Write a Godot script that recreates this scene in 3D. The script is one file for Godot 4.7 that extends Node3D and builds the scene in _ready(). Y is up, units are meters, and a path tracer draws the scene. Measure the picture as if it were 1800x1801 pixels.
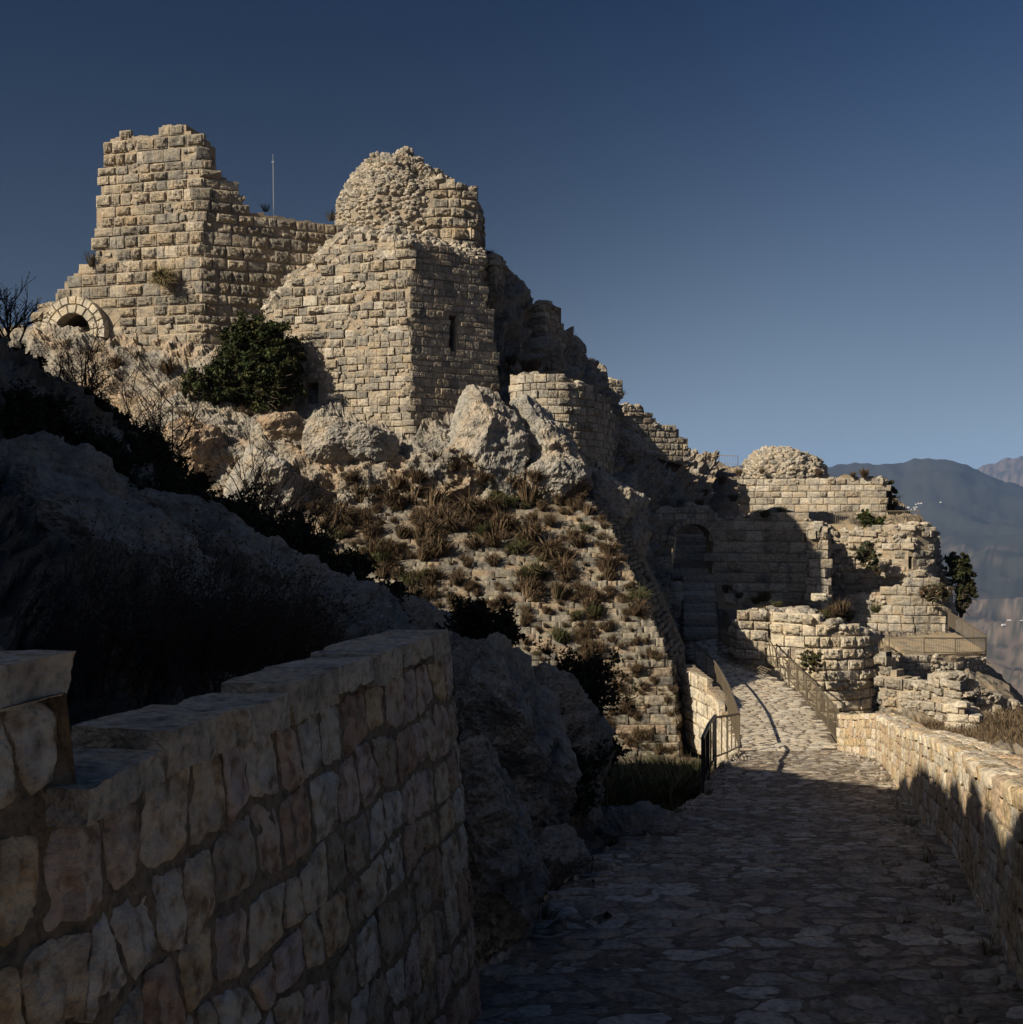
extends Node3D
# A ruined hilltop castle above a valley, seen from the paved ramp that leads down to its bridge.
# Units are metres, the origin is the eye of the visitor on the ramp, -z leads towards the castle.

var fb := FastNoiseLite.new()
var cell := FastNoiseLite.new()
var rdg := FastNoiseLite.new()
var taken := {}
var pending := {}
var M := {}
var S := {}
var unit_box := BoxMesh.new()
const EYE := Vector3.ZERO


# ---------------------------------------------------------------- naming
func numbered(called: String) -> String:
	var n: int = taken.get(called, 0)
	taken[called] = n + 1
	return called if n == 0 else "%s_%03d" % [called, n]


func tag(o: Node3D, label: String, category: String, group := "", kind := "") -> Node3D:
	if label: o.set_meta("label", label)
	if category: o.set_meta("category", category)
	if group: o.set_meta("group", group)
	if kind: o.set_meta("kind", kind)
	return o


func thing(called: String, at: Vector3, label: String, category: String, group := "") -> Node3D:
	var o := Node3D.new()
	o.name = numbered(called)
	add_child(o)
	o.position = at
	return tag(o, label, category, group)


func put(called: String, mesh: Mesh, mat: Material, parent: Node3D, xf := Transform3D()) -> MeshInstance3D:
	var o := MeshInstance3D.new()
	o.mesh = mesh
	o.material_override = mat
	if parent == self:
		o.name = numbered(called)
		add_child(o)
		o.transform = xf
	else:
		o.name = called
		parent.add_child(o, true)
		o.transform = Transform3D(Basis(), -parent.position) * xf
	return o


func structure(called: String, mesh: Mesh, mat: Material) -> MeshInstance3D:
	var o := put(called, mesh, mat, self)
	o.set_meta("kind", "structure")
	return o


# ---------------------------------------------------------------- mesh building
class MB:
	var v := PackedVector3Array()
	var c := PackedColorArray()
	var ix := PackedInt32Array()
	var smooth := false
	func tri(a: Vector3, b: Vector3, d: Vector3, col := Color.WHITE) -> void:
		v.append(a); v.append(b); v.append(d)
		c.append(col); c.append(col); c.append(col)
	func quad(a: Vector3, b: Vector3, d: Vector3, e: Vector3, col := Color.WHITE) -> void:
		tri(a, b, d, col); tri(a, d, e, col)
	func grid(n_r: int, n_c: int, base := 0, wrap := false) -> void:
		for r in n_r - 1:
			for k in (n_c if wrap else n_c - 1):
				var k2 := (k + 1) % n_c
				var a := base + r * n_c + k
				var b := base + r * n_c + k2
				var d := base + (r + 1) * n_c + k2
				var e := base + (r + 1) * n_c + k
				ix.append_array([a, b, d, a, d, e])
	func mesh(crease := false) -> ArrayMesh:
		var pos := v
		var col := c
		var nrm := PackedVector3Array()
		if ix.size() and crease:
			var pv := PackedVector3Array(); var pc := PackedColorArray()
			for i in ix:
				pv.append(v[i]); pc.append(c[i])
			pos = pv; col = pc; ix = PackedInt32Array()
		nrm.resize(pos.size())
		if ix.size():
			nrm.fill(Vector3.ZERO)
			for t in range(0, ix.size(), 3):
				var a := ix[t]; var b := ix[t + 1]; var d := ix[t + 2]
				var n := (pos[d] - pos[a]).cross(pos[b] - pos[a])
				nrm[a] += n; nrm[b] += n; nrm[d] += n
			for i in nrm.size():
				nrm[i] = nrm[i].normalized()
		else:
			for t in range(0, pos.size(), 3):
				var n := (pos[t + 2] - pos[t]).cross(pos[t + 1] - pos[t]).normalized()
				nrm[t] = n; nrm[t + 1] = n; nrm[t + 2] = n
		var arr := []
		arr.resize(Mesh.ARRAY_MAX)
		arr[Mesh.ARRAY_VERTEX] = pos
		arr[Mesh.ARRAY_NORMAL] = nrm
		arr[Mesh.ARRAY_COLOR] = col
		if ix.size(): arr[Mesh.ARRAY_INDEX] = ix
		var m := ArrayMesh.new()
		m.add_surface_from_arrays(Mesh.PRIMITIVE_TRIANGLES, arr)
		return m


func rng(s: int) -> RandomNumberGenerator:
	var r := RandomNumberGenerator.new()
	r.seed = s * 7919 + 17
	return r


func lerp_pts(pts: Array, u: float) -> float:
	if u <= pts[0].x: return pts[0].y
	for i in pts.size() - 1:
		if u <= pts[i + 1].x:
			var w: float = (u - pts[i].x) / maxf(1e-6, pts[i + 1].x - pts[i].x)
			return lerpf(pts[i].y, pts[i + 1].y, w)
	return pts[-1].y


func cat(a: Vector3, b: Vector3, c: Vector3, d: Vector3, t: float) -> Vector3:
	return b.cubic_interpolate(c, a, d, t)


# ---------------------------------------------------------------- materials
func noise_tex(kind: int, freq: float, seed_: int, ramp: Array, size := 512, octaves := 5) -> NoiseTexture2D:
	var n := FastNoiseLite.new()
	n.noise_type = kind
	n.frequency = freq
	n.seed = seed_
	n.fractal_octaves = octaves
	n.fractal_gain = 0.55
	if kind == FastNoiseLite.TYPE_CELLULAR: n.cellular_return_type = FastNoiseLite.RETURN_DISTANCE
	var t := NoiseTexture2D.new()
	t.width = size; t.height = size
	t.seamless = true
	t.noise = n
	if ramp:
		var g := Gradient.new()
		var off := PackedFloat32Array(); var col := PackedColorArray()
		for e in ramp:
			off.append(e[0]); col.append(Color(e[1], e[2], e[3]))
		g.offsets = off; g.colors = col
		t.color_ramp = g
	return t


func lin(r: float, g: float, b: float) -> Color:
	return Color(r, g, b).linear_to_srgb()


func stone_mat(c: Color, scale: float, bump := 1.6, tinted := false, coarse := 0.13, tex := "mottle") -> StandardMaterial3D:
	var m := StandardMaterial3D.new()
	m.albedo_color = c
	m.albedo_texture = S[tex]
	m.uv1_triplanar = true
	m.uv1_world_triplanar = true
	m.uv1_scale = Vector3.ONE * scale
	m.detail_enabled = true
	m.detail_albedo = S.stain
	m.detail_blend_mode = BaseMaterial3D.BLEND_MODE_MUL
	m.detail_uv_layer = BaseMaterial3D.DETAIL_UV_2
	m.uv2_triplanar = true
	m.uv2_world_triplanar = true
	m.uv2_scale = Vector3.ONE * coarse
	m.heightmap_enabled = true
	m.heightmap_texture = S.relief
	m.heightmap_scale = bump
	m.roughness = 0.92
	m.metallic_specular = 0.25
	m.vertex_color_use_as_albedo = tinted
	return m


func plain(c: Color, rough := 0.8, metal := 0.0) -> StandardMaterial3D:
	var m := StandardMaterial3D.new()
	m.albedo_color = c
	m.roughness = rough
	m.metallic = metal
	m.metallic_specular = 0.3
	return m


func leaf_mat(through := 0.25) -> StandardMaterial3D:
	var m := StandardMaterial3D.new()
	m.albedo_color = Color.WHITE
	m.vertex_color_use_as_albedo = true
	m.roughness = 0.75
	m.metallic_specular = 0.25
	m.backlight_enabled = true
	m.backlight = Color(through, through, through * 0.6)
	return m


func palette(cols: Array, scale: float, bump := 1.6, coarse := 0.13, tex := "mottle") -> Array:
	var out := []
	for c in cols: out.append(stone_mat(lin(c[0], c[1], c[2]), scale, bump, true, coarse, tex))
	out.append(stone_mat(Color.WHITE, scale, bump, true, coarse, tex))
	return [out, cols]


func make_materials() -> void:
	S.mottle = noise_tex(FastNoiseLite.TYPE_SIMPLEX_SMOOTH, 0.012, 3, [[0.0, .60, .585, .57], [0.3, .82, .81, .79], [0.5, .94, .93, .915], [0.72, .985, .975, .955], [1.0, 1, 1, 1]], 1024, 6)
	S.stain = noise_tex(FastNoiseLite.TYPE_SIMPLEX_SMOOTH, 0.009, 11, [[0.0, .62, .63, .65], [0.33, .86, .86, .86], [0.5, .98, .97, .95], [0.68, 1, .975, .93], [1.0, .95, .85, .74]], 1024, 5)
	S.veined = noise_tex(FastNoiseLite.TYPE_SIMPLEX_SMOOTH, 0.0045, 41, [[0.0, .50, .42, .36], [0.25, .74, .68, .62], [0.42, .90, .87, .83], [0.6, .97, .96, .94], [0.8, 1, 1, 1], [1.0, .90, .86, .83]], 1024, 7)
	S.relief = noise_tex(FastNoiseLite.TYPE_SIMPLEX_SMOOTH, 0.02, 23, [], 1024, 6)
	S.pits = noise_tex(FastNoiseLite.TYPE_CELLULAR, 0.03, 31, [], 512, 3)
	M.keep = palette([[.431, .384, .319], [.379, .335, .278], [.475, .429, .363], [.321, .296, .260], [.411, .354, .281], [.278, .260, .232]], 0.55, 3.0)
	M.pale = palette([[.590, .537, .448], [.542, .489, .400], [.628, .575, .487]], 0.6)
	M.ruin = palette([[.443, .406, .352], [.381, .348, .300], [.498, .461, .405], [.320, .298, .266], [.414, .366, .303]], 0.55, 3.0)
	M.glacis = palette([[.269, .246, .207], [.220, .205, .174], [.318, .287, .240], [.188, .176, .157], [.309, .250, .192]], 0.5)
	M.fore = palette([[.640, .540, .420], [.592, .468, .385], [.498, .355, .267], [.629, .581, .511], [.652, .510, .344], [.616, .497, .439], [.450, .379, .296]], 1.7, 1.6, 0.5, "veined")
	M.cap = palette([[.582, .513, .417], [.632, .563, .467], [.532, .463, .367]], 1.5, 1.6, 0.45)
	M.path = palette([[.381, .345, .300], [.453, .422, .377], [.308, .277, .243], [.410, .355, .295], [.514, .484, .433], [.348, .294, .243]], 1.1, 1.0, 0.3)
	M.parapet = palette([[.575, .485, .350], [.623, .560, .461], [.509, .401, .266], [.667, .613, .523], [.552, .435, .327]], 0.9, 1.5, 0.5)
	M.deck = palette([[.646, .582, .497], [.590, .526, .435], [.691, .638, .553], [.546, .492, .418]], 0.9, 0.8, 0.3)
	M.mortar = stone_mat(lin(.37, .315, .25), 0.8, 1.5)
	M.mortar_fore = stone_mat(lin(.25, .195, .14), 1.9, 1.0, false, 0.6)
	M.mortar_path = stone_mat(lin(.21, .175, .14), 1.2, 1.0, false, 0.4)
	M.rock = stone_mat(Color.WHITE, 0.33, 9.0, true, 0.09)
	M.rock_near = stone_mat(Color.WHITE, 0.8, 6.0, true, 0.2)
	M.soil = stone_mat(Color.WHITE, 0.5, 3.0, true, 0.11)
	M.far_land = StandardMaterial3D.new()
	M.far_land.vertex_color_use_as_albedo = true
	M.far_land.roughness = 1.0
	M.far_land.metallic_specular = 0.1
	M.leaf = leaf_mat()
	M.dry = leaf_mat(0.3)
	M.rail = plain(lin(.15, .12, .082), 0.6, 0.3)
	M.rail_dark = plain(lin(.035, .033, .033), 0.45, 0.5)
	M.steel = plain(lin(.30, .31, .32), 0.4, 0.7)
	M.concrete = stone_mat(lin(.42, .35, .26), 1.0, 0.6)
	M.house = plain(lin(.45, .43, .40), 0.9)
	M.track = plain(lin(.45, .35, .25), 1.0)
	M.bark = plain(lin(.055, .042, .032), 0.95)
	M.void = plain(lin(.05, .042, .035), 1.0)


# ---------------------------------------------------------------- stones
# a bossed block: a flat dressed margin round a rough, weathered boss
func boss_mesh(seed_: int) -> ArrayMesh:
	var b := MB.new()
	var r := rng(seed_)
	var xs := [-0.5, -0.445, -0.40, -0.28, -0.16, -0.05, 0.06, 0.17, 0.28, 0.40, 0.445, 0.5]
	var ys := [0.5, 0.415, 0.36, 0.21, 0.07, -0.07, -0.21, -0.36, -0.415, -0.5]
	var high := r.randf_range(0.16, 0.52)
	var o := Vector3(seed_ * 13.7, seed_ * 5.3, seed_ * 9.1)
	for y in ys:
		for x in xs:
			var e: float = minf((0.5 - absf(x)) / 0.055, (0.5 - absf(y)) / 0.085)
			var wob: float = 0.35 * fb.get_noise_3dv(o + Vector3(x, y, 0) * 5.0)
			var z := 0.0
			var c := 1.0
			if e > 1.2 + wob:
				z = high * (0.62 + 0.38 * smoothstep(1.2, 3.0, e)) + 0.30 * fb.get_noise_3dv(o + Vector3(x, y * 0.7, 0) * 3.2) + 0.12 * fb.get_noise_3dv(o + Vector3(x, y, 4) * 9.0)
				c = 0.80 + 0.42 * fb.get_noise_3dv(o + Vector3(x, y, 9) * 4.0)
			elif e < 0.1:
				z = -0.05
			b.v.append(Vector3(x + 0.012 * fb.get_noise_3dv(o + Vector3(y, x, 2) * 3.0), y + 0.02 * fb.get_noise_3dv(o + Vector3(x, y, 3) * 3.0), z))
			b.c.append(Color(c, c * 0.985, c * 0.96))
	var w := xs.size()
	b.grid(ys.size(), w)
	skirt(b, ys.size(), w)
	return b.mesh(true)


# the sides of a stone, from the rim of its front back to z = -1
func skirt(b: MB, rows: int, w: int) -> void:
	var rim := []
	for i in w: rim.append(i)
	for j in range(1, rows): rim.append(j * w + w - 1)
	for i in range(w - 2, -1, -1): rim.append((rows - 1) * w + i)
	for j in range(rows - 2, 0, -1): rim.append(j * w)
	var first := b.v.size()
	for k in rim:
		b.v.append(b.v[k]); b.c.append(b.c[k])
	for k in rim:
		b.v.append(Vector3(b.v[k].x * 0.94, b.v[k].y * 0.94, -1.0)); b.c.append(b.c[k])
	var n := rim.size()
	for k in n:
		var k2 := (k + 1) % n
		b.ix.append_array([first + k2, first + k, first + n + k, first + k2, first + n + k, first + n + k2])


# a rough slab with crisp broken edges: front z = 0, back z = -1
func slab_mesh(seed_: int) -> ArrayMesh:
	var b := MB.new()
	var o := Vector3(seed_ * 3.7, seed_ * 8.3, seed_ * 2.1)
	var bend := func(p: Vector3) -> Vector3:
		var q := p
		var low := 0.5 - p.y
		q.y += -low * 0.22 * (fb.get_noise_3dv(o + Vector3(p.x * 2.6, 0, p.z)) + 0.3) + 0.05 * fb.get_noise_3dv(o + Vector3(p.x * 2.0, 5, p.z * 2.0))
		q.z += 0.06 * fb.get_noise_3dv(o + Vector3(p.x * 3.0, p.y * 0.6, 7)) * (1.0 + p.z) + 0.10 * fb.get_noise_3dv(o + Vector3(p.x * 2.0, 2, 1)) * -p.z
		q.x += 0.05 * fb.get_noise_3dv(o + Vector3(p.x, p.y * 1.2, p.z * 1.5))
		return q
	var nx := 18
	for face in [[Vector3(-.5, .5, 0), Vector3(1, 0, 0), Vector3(0, -1, 0), nx, 6], [Vector3(-.5, .5, -1), Vector3(1, 0, 0), Vector3(0, 0, 1), nx, 9], [Vector3(-.5, -.5, 0), Vector3(1, 0, 0), Vector3(0, 0, -1), nx, 6], [Vector3(-.5, .5, -1), Vector3(0, 0, 1), Vector3(0, -1, 0), 8, 6], [Vector3(.5, .5, 0), Vector3(0, 0, -1), Vector3(0, -1, 0), 8, 6], [Vector3(.5, .5, -1), Vector3(-1, 0, 0), Vector3(0, -1, 0), nx, 6]]:
		var base := b.v.size()
		for j in face[4] + 1:
			for i in face[3] + 1:
				b.v.append(bend.call(face[0] + face[1] * (float(i) / face[3]) + face[2] * (float(j) / face[4])))
				b.c.append(Color.WHITE)
		b.grid(face[4] + 1, face[3] + 1, base)
	return b.mesh()


# a unit stone: x and y from -0.5 to 0.5, its front near z = 0, its back at z = -1
func stone_mesh(style: String, seed_: int) -> ArrayMesh:
	if style == "boss": return boss_mesh(seed_)
	if style == "cap": return slab_mesh(seed_)
	var b := MB.new()
	var nx := 7; var ny := 5
	if style == "fore": nx = 12; ny = 14
	elif style == "flag": nx = 8; ny = 8
	elif style == "cap": nx = 12; ny = 6
	elif style == "lump": nx = 5; ny = 4
	var o := Vector3(seed_ * 13.7, seed_ * 5.3, seed_ * 9.1)
	var rim := []
	for j in ny + 1:
		for i in nx + 1:
			var x := -0.5 + float(i) / nx
			var y := 0.5 - float(j) / ny
			var e := minf(0.5 - absf(x), 0.5 - absf(y))
			var z := 0.0
			match style:
				"boss":
					z = smoothstep(0.03, 0.2, e) * (0.26 + 0.30 * fb.get_noise_3dv(o + Vector3(x, y, 0) * 2.3)) - (0.06 if e < 0.01 else 0.0)
					var k := 1.0 - 0.10 * pow(absf(2 * x), 8.0) * pow(absf(2 * y), 8.0)
					x *= k; y *= k
				"flat":
					z = smoothstep(0.0, 0.12, e) * 0.10 + 0.14 * fb.get_noise_3dv(o + Vector3(x, y, 0) * 2.0)
					x += 0.03 * fb.get_noise_3dv(o + Vector3(x, y, 3) * 3.0)
					y += 0.05 * fb.get_noise_3dv(o + Vector3(x, y, 6) * 3.0)
				_:
					var p := 3.2 if style == "lump" else 5.0
					if style == "flag": p = 3.6
					if style == "cap": p = 10.0
					var r := pow(pow(absf(2 * x), p) + pow(absf(2 * y), p), 1.0 / p)
					var m := maxf(absf(2 * x), absf(2 * y))
					var k := m / r if r > 0 else 1.0
					k = lerpf(1.0, k, m)
					var amp := 0.26 if style == "lump" else 0.22
					if style == "cap": amp = 0.05
					var q := Vector3(x, y, 0).normalized() if m > 0.01 else Vector3.ZERO
					k *= 1.0 + m * amp * fb.get_noise_3dv(o + q * 1.5)
					x *= k; y *= k
					if style == "lump":
						z = 0.55 * (1.0 - pow(m, 3.0)) + 0.35 * fb.get_noise_3dv(o + Vector3(x, y, 1) * 2.0)
					elif style == "flag":
						z = 0.30 * (1.0 - pow(m, 6.0)) + 0.32 * fb.get_noise_3dv(o + Vector3(x, y, 1) * 2.2)
					else:
						z = 0.28 * (1.0 - pow(m, 7.0)) + 0.22 * fb.get_noise_3dv(o + Vector3(x, y, 1) * 2.0) + 0.10 * cell.get_noise_3dv(o + Vector3(x, y, 1) * 3.0)
					if style == "cap":
						z += 0.1 * cell.get_noise_3dv(o + Vector3(x * 2, y, 4) * 4.0)
						y += 0.10 * fb.get_noise_3dv(o + Vector3(x * 3.0, y, 8)) * (0.5 - y)
			b.v.append(Vector3(x, y, z))
			b.c.append(Color.WHITE)
	b.grid(ny + 1, nx + 1)
	for i in nx + 1: rim.append(i)
	for j in range(1, ny + 1): rim.append(j * (nx + 1) + nx)
	for i in range(nx - 1, -1, -1): rim.append(ny * (nx + 1) + i)
	for j in range(ny - 1, 0, -1): rim.append(j * (nx + 1))
	var first := b.v.size()
	for k in rim:
		var q: Vector3 = b.v[k]
		b.v.append(Vector3(q.x * 0.92, q.y * 0.92, -1.0))
		b.c.append(Color.WHITE)
	for k in rim.size():
		var k2 := (k + 1) % rim.size()
		b.ix.append_array([rim[k2], rim[k], first + k, rim[k2], first + k, first + k2])
	return b.mesh(style in ["boss", "lump", "flat"])


func make_stones() -> void:
	for style in ["boss", "flat", "lump", "flag", "cap"]:
		S[style] = []
		for k in (14 if style in ["boss", "flat", "flag"] else 8):
			S[style].append(stone_mesh(style, k + style.length() * 31))


# remember a stone of a thing; lay() makes the 300 that show largest into parts and the rest into one mass
func stone(t: Node3D, xf: Transform3D, style: String, pal: Array, r: RandomNumberGenerator, called := "stone_block") -> void:
	if not pending.has(t): pending[t] = []
	var d := xf.origin.distance_to(EYE)
	var size := xf.basis.x.length() * xf.basis.y.length()
	var n := 0.5 + 0.5 * fb.get_noise_3dv(xf.origin * 0.35) + r.randf_range(-0.55, 0.55)
	var tone: int = clampi(int(n * pal[1].size()), 0, pal[1].size() - 1)
	var pick := "flat" if style == "boss" and r.randf() < 0.28 else "boss" if style == "flat" and r.randf() < 0.15 else style
	pending[t].append([size / (d * d), xf, S[pick][r.randi() % S[pick].size()], pal, tone, called])


func lay(t: Node3D, most := 300, left_over := "small_stones") -> void:
	var all: Array = pending.get(t, [])
	all.sort_custom(func(a, b): return a[0] > b[0])
	var shift := Transform3D(Basis(), -t.position)
	var counts := {}
	for k in mini(most, all.size()):
		var s: Array = all[k]
		var o := MeshInstance3D.new()
		counts[s[5]] = counts.get(s[5], 0) + 1
		o.name = s[5] if counts[s[5]] == 1 else "%s_%03d" % [s[5], counts[s[5]] - 1]
		o.mesh = s[2]
		o.material_override = s[3][0][s[4]]
		t.add_child(o)
		o.transform = shift * s[1]
	if all.size() > most:
		var by := {}
		for k in range(most, all.size()):
			var key: Mesh = all[k][2]
			if not by.has(key): by[key] = []
			by[key].append(all[k])
		# one mass: a single mesh shape for all of them keeps it one object
		var mm := MultiMesh.new()
		mm.transform_format = MultiMesh.TRANSFORM_3D
		mm.use_colors = true
		mm.mesh = all[most][2]
		mm.instance_count = all.size() - most
		for k in range(most, all.size()):
			var s: Array = all[k]
			var flip := Basis.from_scale(Vector3(1, 1, 1))
			if k % 2: flip = Basis(Vector3(0, 0, 1), PI)
			mm.set_instance_transform(k - most, shift * s[1] * Transform3D(flip, Vector3.ZERO))
			var c: Array = s[3][1][s[4]]
			mm.set_instance_color(k - most, Color(c[0], c[1], c[2]))
		var mi := MultiMeshInstance3D.new()
		mi.name = left_over
		mi.multimesh = mm
		mi.material_override = all[most][3][0][-1]
		mi.set_meta("kind", "stuff")
		t.add_child(mi)
	pending.erase(t)


# a wall: plan = points (x, z) from left to right as seen from outside; top and bottom = points (distance along the plan, height)
class Wall:
	var plan: Array
	var len := 0.0
	var cum := []
	func _init(p: Array) -> void:
		plan = p
		cum = [0.0]
		for i in p.size() - 1:
			len += p[i].distance_to(p[i + 1])
			cum.append(len)
	func at(u: float) -> Vector2:
		var k := 0
		while k < plan.size() - 2 and u > cum[k + 1]: k += 1
		return plan[k] + (plan[k + 1] - plan[k]).normalized() * (u - cum[k])
	func along(u: float) -> Vector2:
		var a := at(u - 0.12); var b := at(u + 0.12)
		return (b - a).normalized()


func masonry(t: Node3D, plan: Array, top: Array, bot: Array, o: Dictionary) -> void:
	var w := Wall.new(plan)
	var r := rng(o.get("seed", 1))
	var h: float = o.get("h", 0.5)
	var lmin: float = o.get("lmin", h * 0.9)
	var lmax: float = o.get("lmax", h * 2.0)
	var depth: float = o.get("depth", 0.3)
	var style: String = o.get("style", "boss")
	var pal: Array = o.get("pal", M.keep)
	var holes: Array = o.get("holes", [])
	var arches: Array = o.get("arches", [])   # [u, y of the springing, radius]
	var gap: float = o.get("gap", 0.035)
	var proud: float = o.get("proud", 0.03)
	var batter: float = o.get("batter", 0.0)
	var loss: float = o.get("loss", 0.0)
	var y0 := 1e9; var y1 := -1e9
	for p in bot: y0 = minf(y0, p.y)
	for p in top: y1 = maxf(y1, p.y)
	var u0: float = top[0].x
	var u1: float = top[-1].x
	var y := y0
	var rowi := 0
	while y < y1:
		var ch: float = h * r.randf_range(1.0 - o.get("vary", 0.16), 1.0 + o.get("vary", 0.16))
		var u := u0 - r.randf() * lmax
		while u < u1:
			var l := r.randf_range(lmin, lmax)
			var uc := u + l * 0.5
			var sag: float = o.get("wave", 0.0) * fb.get_noise_2d(uc * 0.4, rowi * 3.1)
			var yc := y + ch * 0.5 + sag
			u += l
			if uc < u0 or uc > u1: continue
			if yc + ch * 0.15 > lerp_pts(top, uc) or yc + ch * 0.5 < lerp_pts(bot, uc): continue
			var skip := false
			for q in holes:
				if Rect2(uc - l * 0.4, yc - ch * 0.4, l * 0.8, ch * 0.8).intersects(q): skip = true
			for q in arches:
				var dx := absf(uc - q[0]) - l * 0.35
				if yc < q[1] + ch * 0.3 and dx < q[2]: skip = true
				elif yc >= q[1] and Vector2(maxf(dx, 0), maxf(0, yc - q[1] - ch * 0.35)).length() < q[2]: skip = true
			if skip: continue
			var p := w.at(uc)
			var a := w.along(uc)
			var n := Vector2(-a.y, a.x)
			if r.randf() < loss * clampf(0.4 + 2.2 * fb.get_noise_2d(uc * 0.45 + 40, yc * 0.45), 0, 1):
				for k in 5:
					var s := ch * r.randf_range(0.3, 0.62)
					var q := w.at(uc + r.randf_range(-0.5, 0.5) * l)
					var cc := Vector3(q.x, yc + r.randf_range(-0.4, 0.4) * ch, q.y) + Vector3(n.x, 0, n.y) * (-batter * (yc - y0) - 0.02 + r.randf_range(-0.05, 0.04))
					stone(t, Transform3D(Basis(Vector3(a.x, 0, a.y), Vector3.UP, Vector3(n.x, 0, n.y)) * Basis.from_euler(Vector3(r.randf_range(-.3, .3), r.randf_range(-.3, .3), r.randf_range(-.5, .5))) * Basis.from_scale(Vector3(s * 1.3, s * 0.85, s * 0.8)), cc), "lump", pal, r, "rubble_stone")
				continue
			var bend := -batter * (yc - y0)
			var c: Vector3 = Vector3(p.x + n.x * bend, yc, p.y + n.y * bend) + Vector3(n.x, 0, n.y) * (r.randf_range(-proud, proud) + o.get("weather", 0.03) * minf(0.0, fb.get_noise_2d(uc * 0.6, yc * 0.6 + 9)))
			var basis := Basis(Vector3(a.x, 0, a.y), Vector3.UP, Vector3(n.x, 0, n.y))
			basis = basis * Basis.from_euler(Vector3(r.randf_range(-.03, .03), r.randf_range(-.04, .04), r.randf_range(-.015, .015)) * o.get("skew", 1.0))
			basis = basis * Basis.from_scale(Vector3(l - gap, ch * r.randf_range(0.94, 1.0) - gap, depth))
			stone(t, Transform3D(basis, c), style, pal, r, o.get("called", "stone_block"))
		y += ch
		rowi += 1
	if not o.get("core", true): return
	if o.get("ends", true):
		for side in [0, 1]:
			var ue: float = u0 if side == 0 else u1
			var p := w.at(ue)
			var a := w.along(ue) * (-1.0 if side == 0 else 1.0)
			var n := Vector2(-a.y, a.x) * (-1.0 if side == 0 else 1.0)   # still points out of the front
			var hi := lerp_pts(top, ue + (0.05 if side == 0 else -0.05))
			var ye := lerp_pts(bot, ue)
			while ye < hi - h * 0.4:
				var ch: float = h * r.randf_range(0.85, 1.15)
				var back := 0.0
				while back < o.get("thick", 1.2) - 0.2:
					var l := r.randf_range(lmin, lmax)
					var c := Vector3(p.x, ye + ch / 2, p.y) - Vector3(n.x, 0, n.y) * (back + l / 2 + 0.04 + batter * (ye - y0)) + Vector3(a.x, 0, a.y) * r.randf_range(0, 0.05)
					back += l
					var out := Vector3(a.x, 0, a.y)
					var basis := Basis(Vector3.UP.cross(out), Vector3.UP, out) * Basis.from_euler(Vector3(r.randf_range(-.05, .05), r.randf_range(-.08, .08), r.randf_range(-.04, .04))) * Basis.from_scale(Vector3(l - gap, ch - gap, depth))
					stone(t, Transform3D(basis, c), style, pal, r, o.get("called", "stone_block"))
				ye += ch
	# the mortared rubble behind the facing stones
	var b := MB.new()
	var thick: float = o.get("thick", 1.2)
	var inset: float = o.get("inset", 0.06)
	var step: float = o.get("step", 0.35)
	var n_col := maxi(2, int((u1 - u0) / step))
	for k in n_col:
		var ua := lerpf(u0, u1, float(k) / n_col)
		var ub := lerpf(u0, u1, float(k + 1) / n_col)
		var um := (ua + ub) / 2
		var hi := lerp_pts(top, um) - h * 0.3 + 0.12 * fb.get_noise_1d(um * 3.0)
		var lo := lerp_pts(bot, um) - 0.3
		var spans := [[lo, hi]]
		for q in holes:
			if um > q.position.x and um < q.end.x:
				var next := []
				for s in spans:
					if q.position.y > s[0]: next.append([s[0], minf(s[1], q.position.y)])
					if q.end.y < s[1]: next.append([maxf(s[0], q.end.y), s[1]])
				spans = next
		for q in arches:
			var dx := absf(um - q[0])
			if dx < q[2]:
				spans = [[q[1] + sqrt(q[2] * q[2] - dx * dx), hi]]
		for s in spans:
			if s[1] - s[0] < 0.05: continue
			var f := []
			for uu in [ua, ub]:
				var p := w.at(uu); var a := w.along(uu)
				var n := Vector2(-a.y, a.x)
				for yy in [s[0], s[1]]:
					var bend: float = -batter * (yy - y0)
					f.append(Vector3(p.x + n.x * (bend - inset), yy, p.y + n.y * (bend - inset)))
					f.append(Vector3(p.x + n.x * (bend - thick), yy, p.y + n.y * (bend - thick)))
			# f: [a lo front, a lo back, a hi front, a hi back, b lo front, b lo back, b hi front, b hi back]
			b.quad(f[2], f[6], f[4], f[0])
			b.quad(f[3], f[7], f[6], f[2])
			b.quad(f[7], f[3], f[1], f[5])
			b.quad(f[0], f[4], f[5], f[1])
			b.quad(f[3], f[2], f[0], f[1])
			b.quad(f[6], f[7], f[5], f[4])
	put("wall_core", b.mesh(), o.get("mortar", M.mortar), t)


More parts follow.
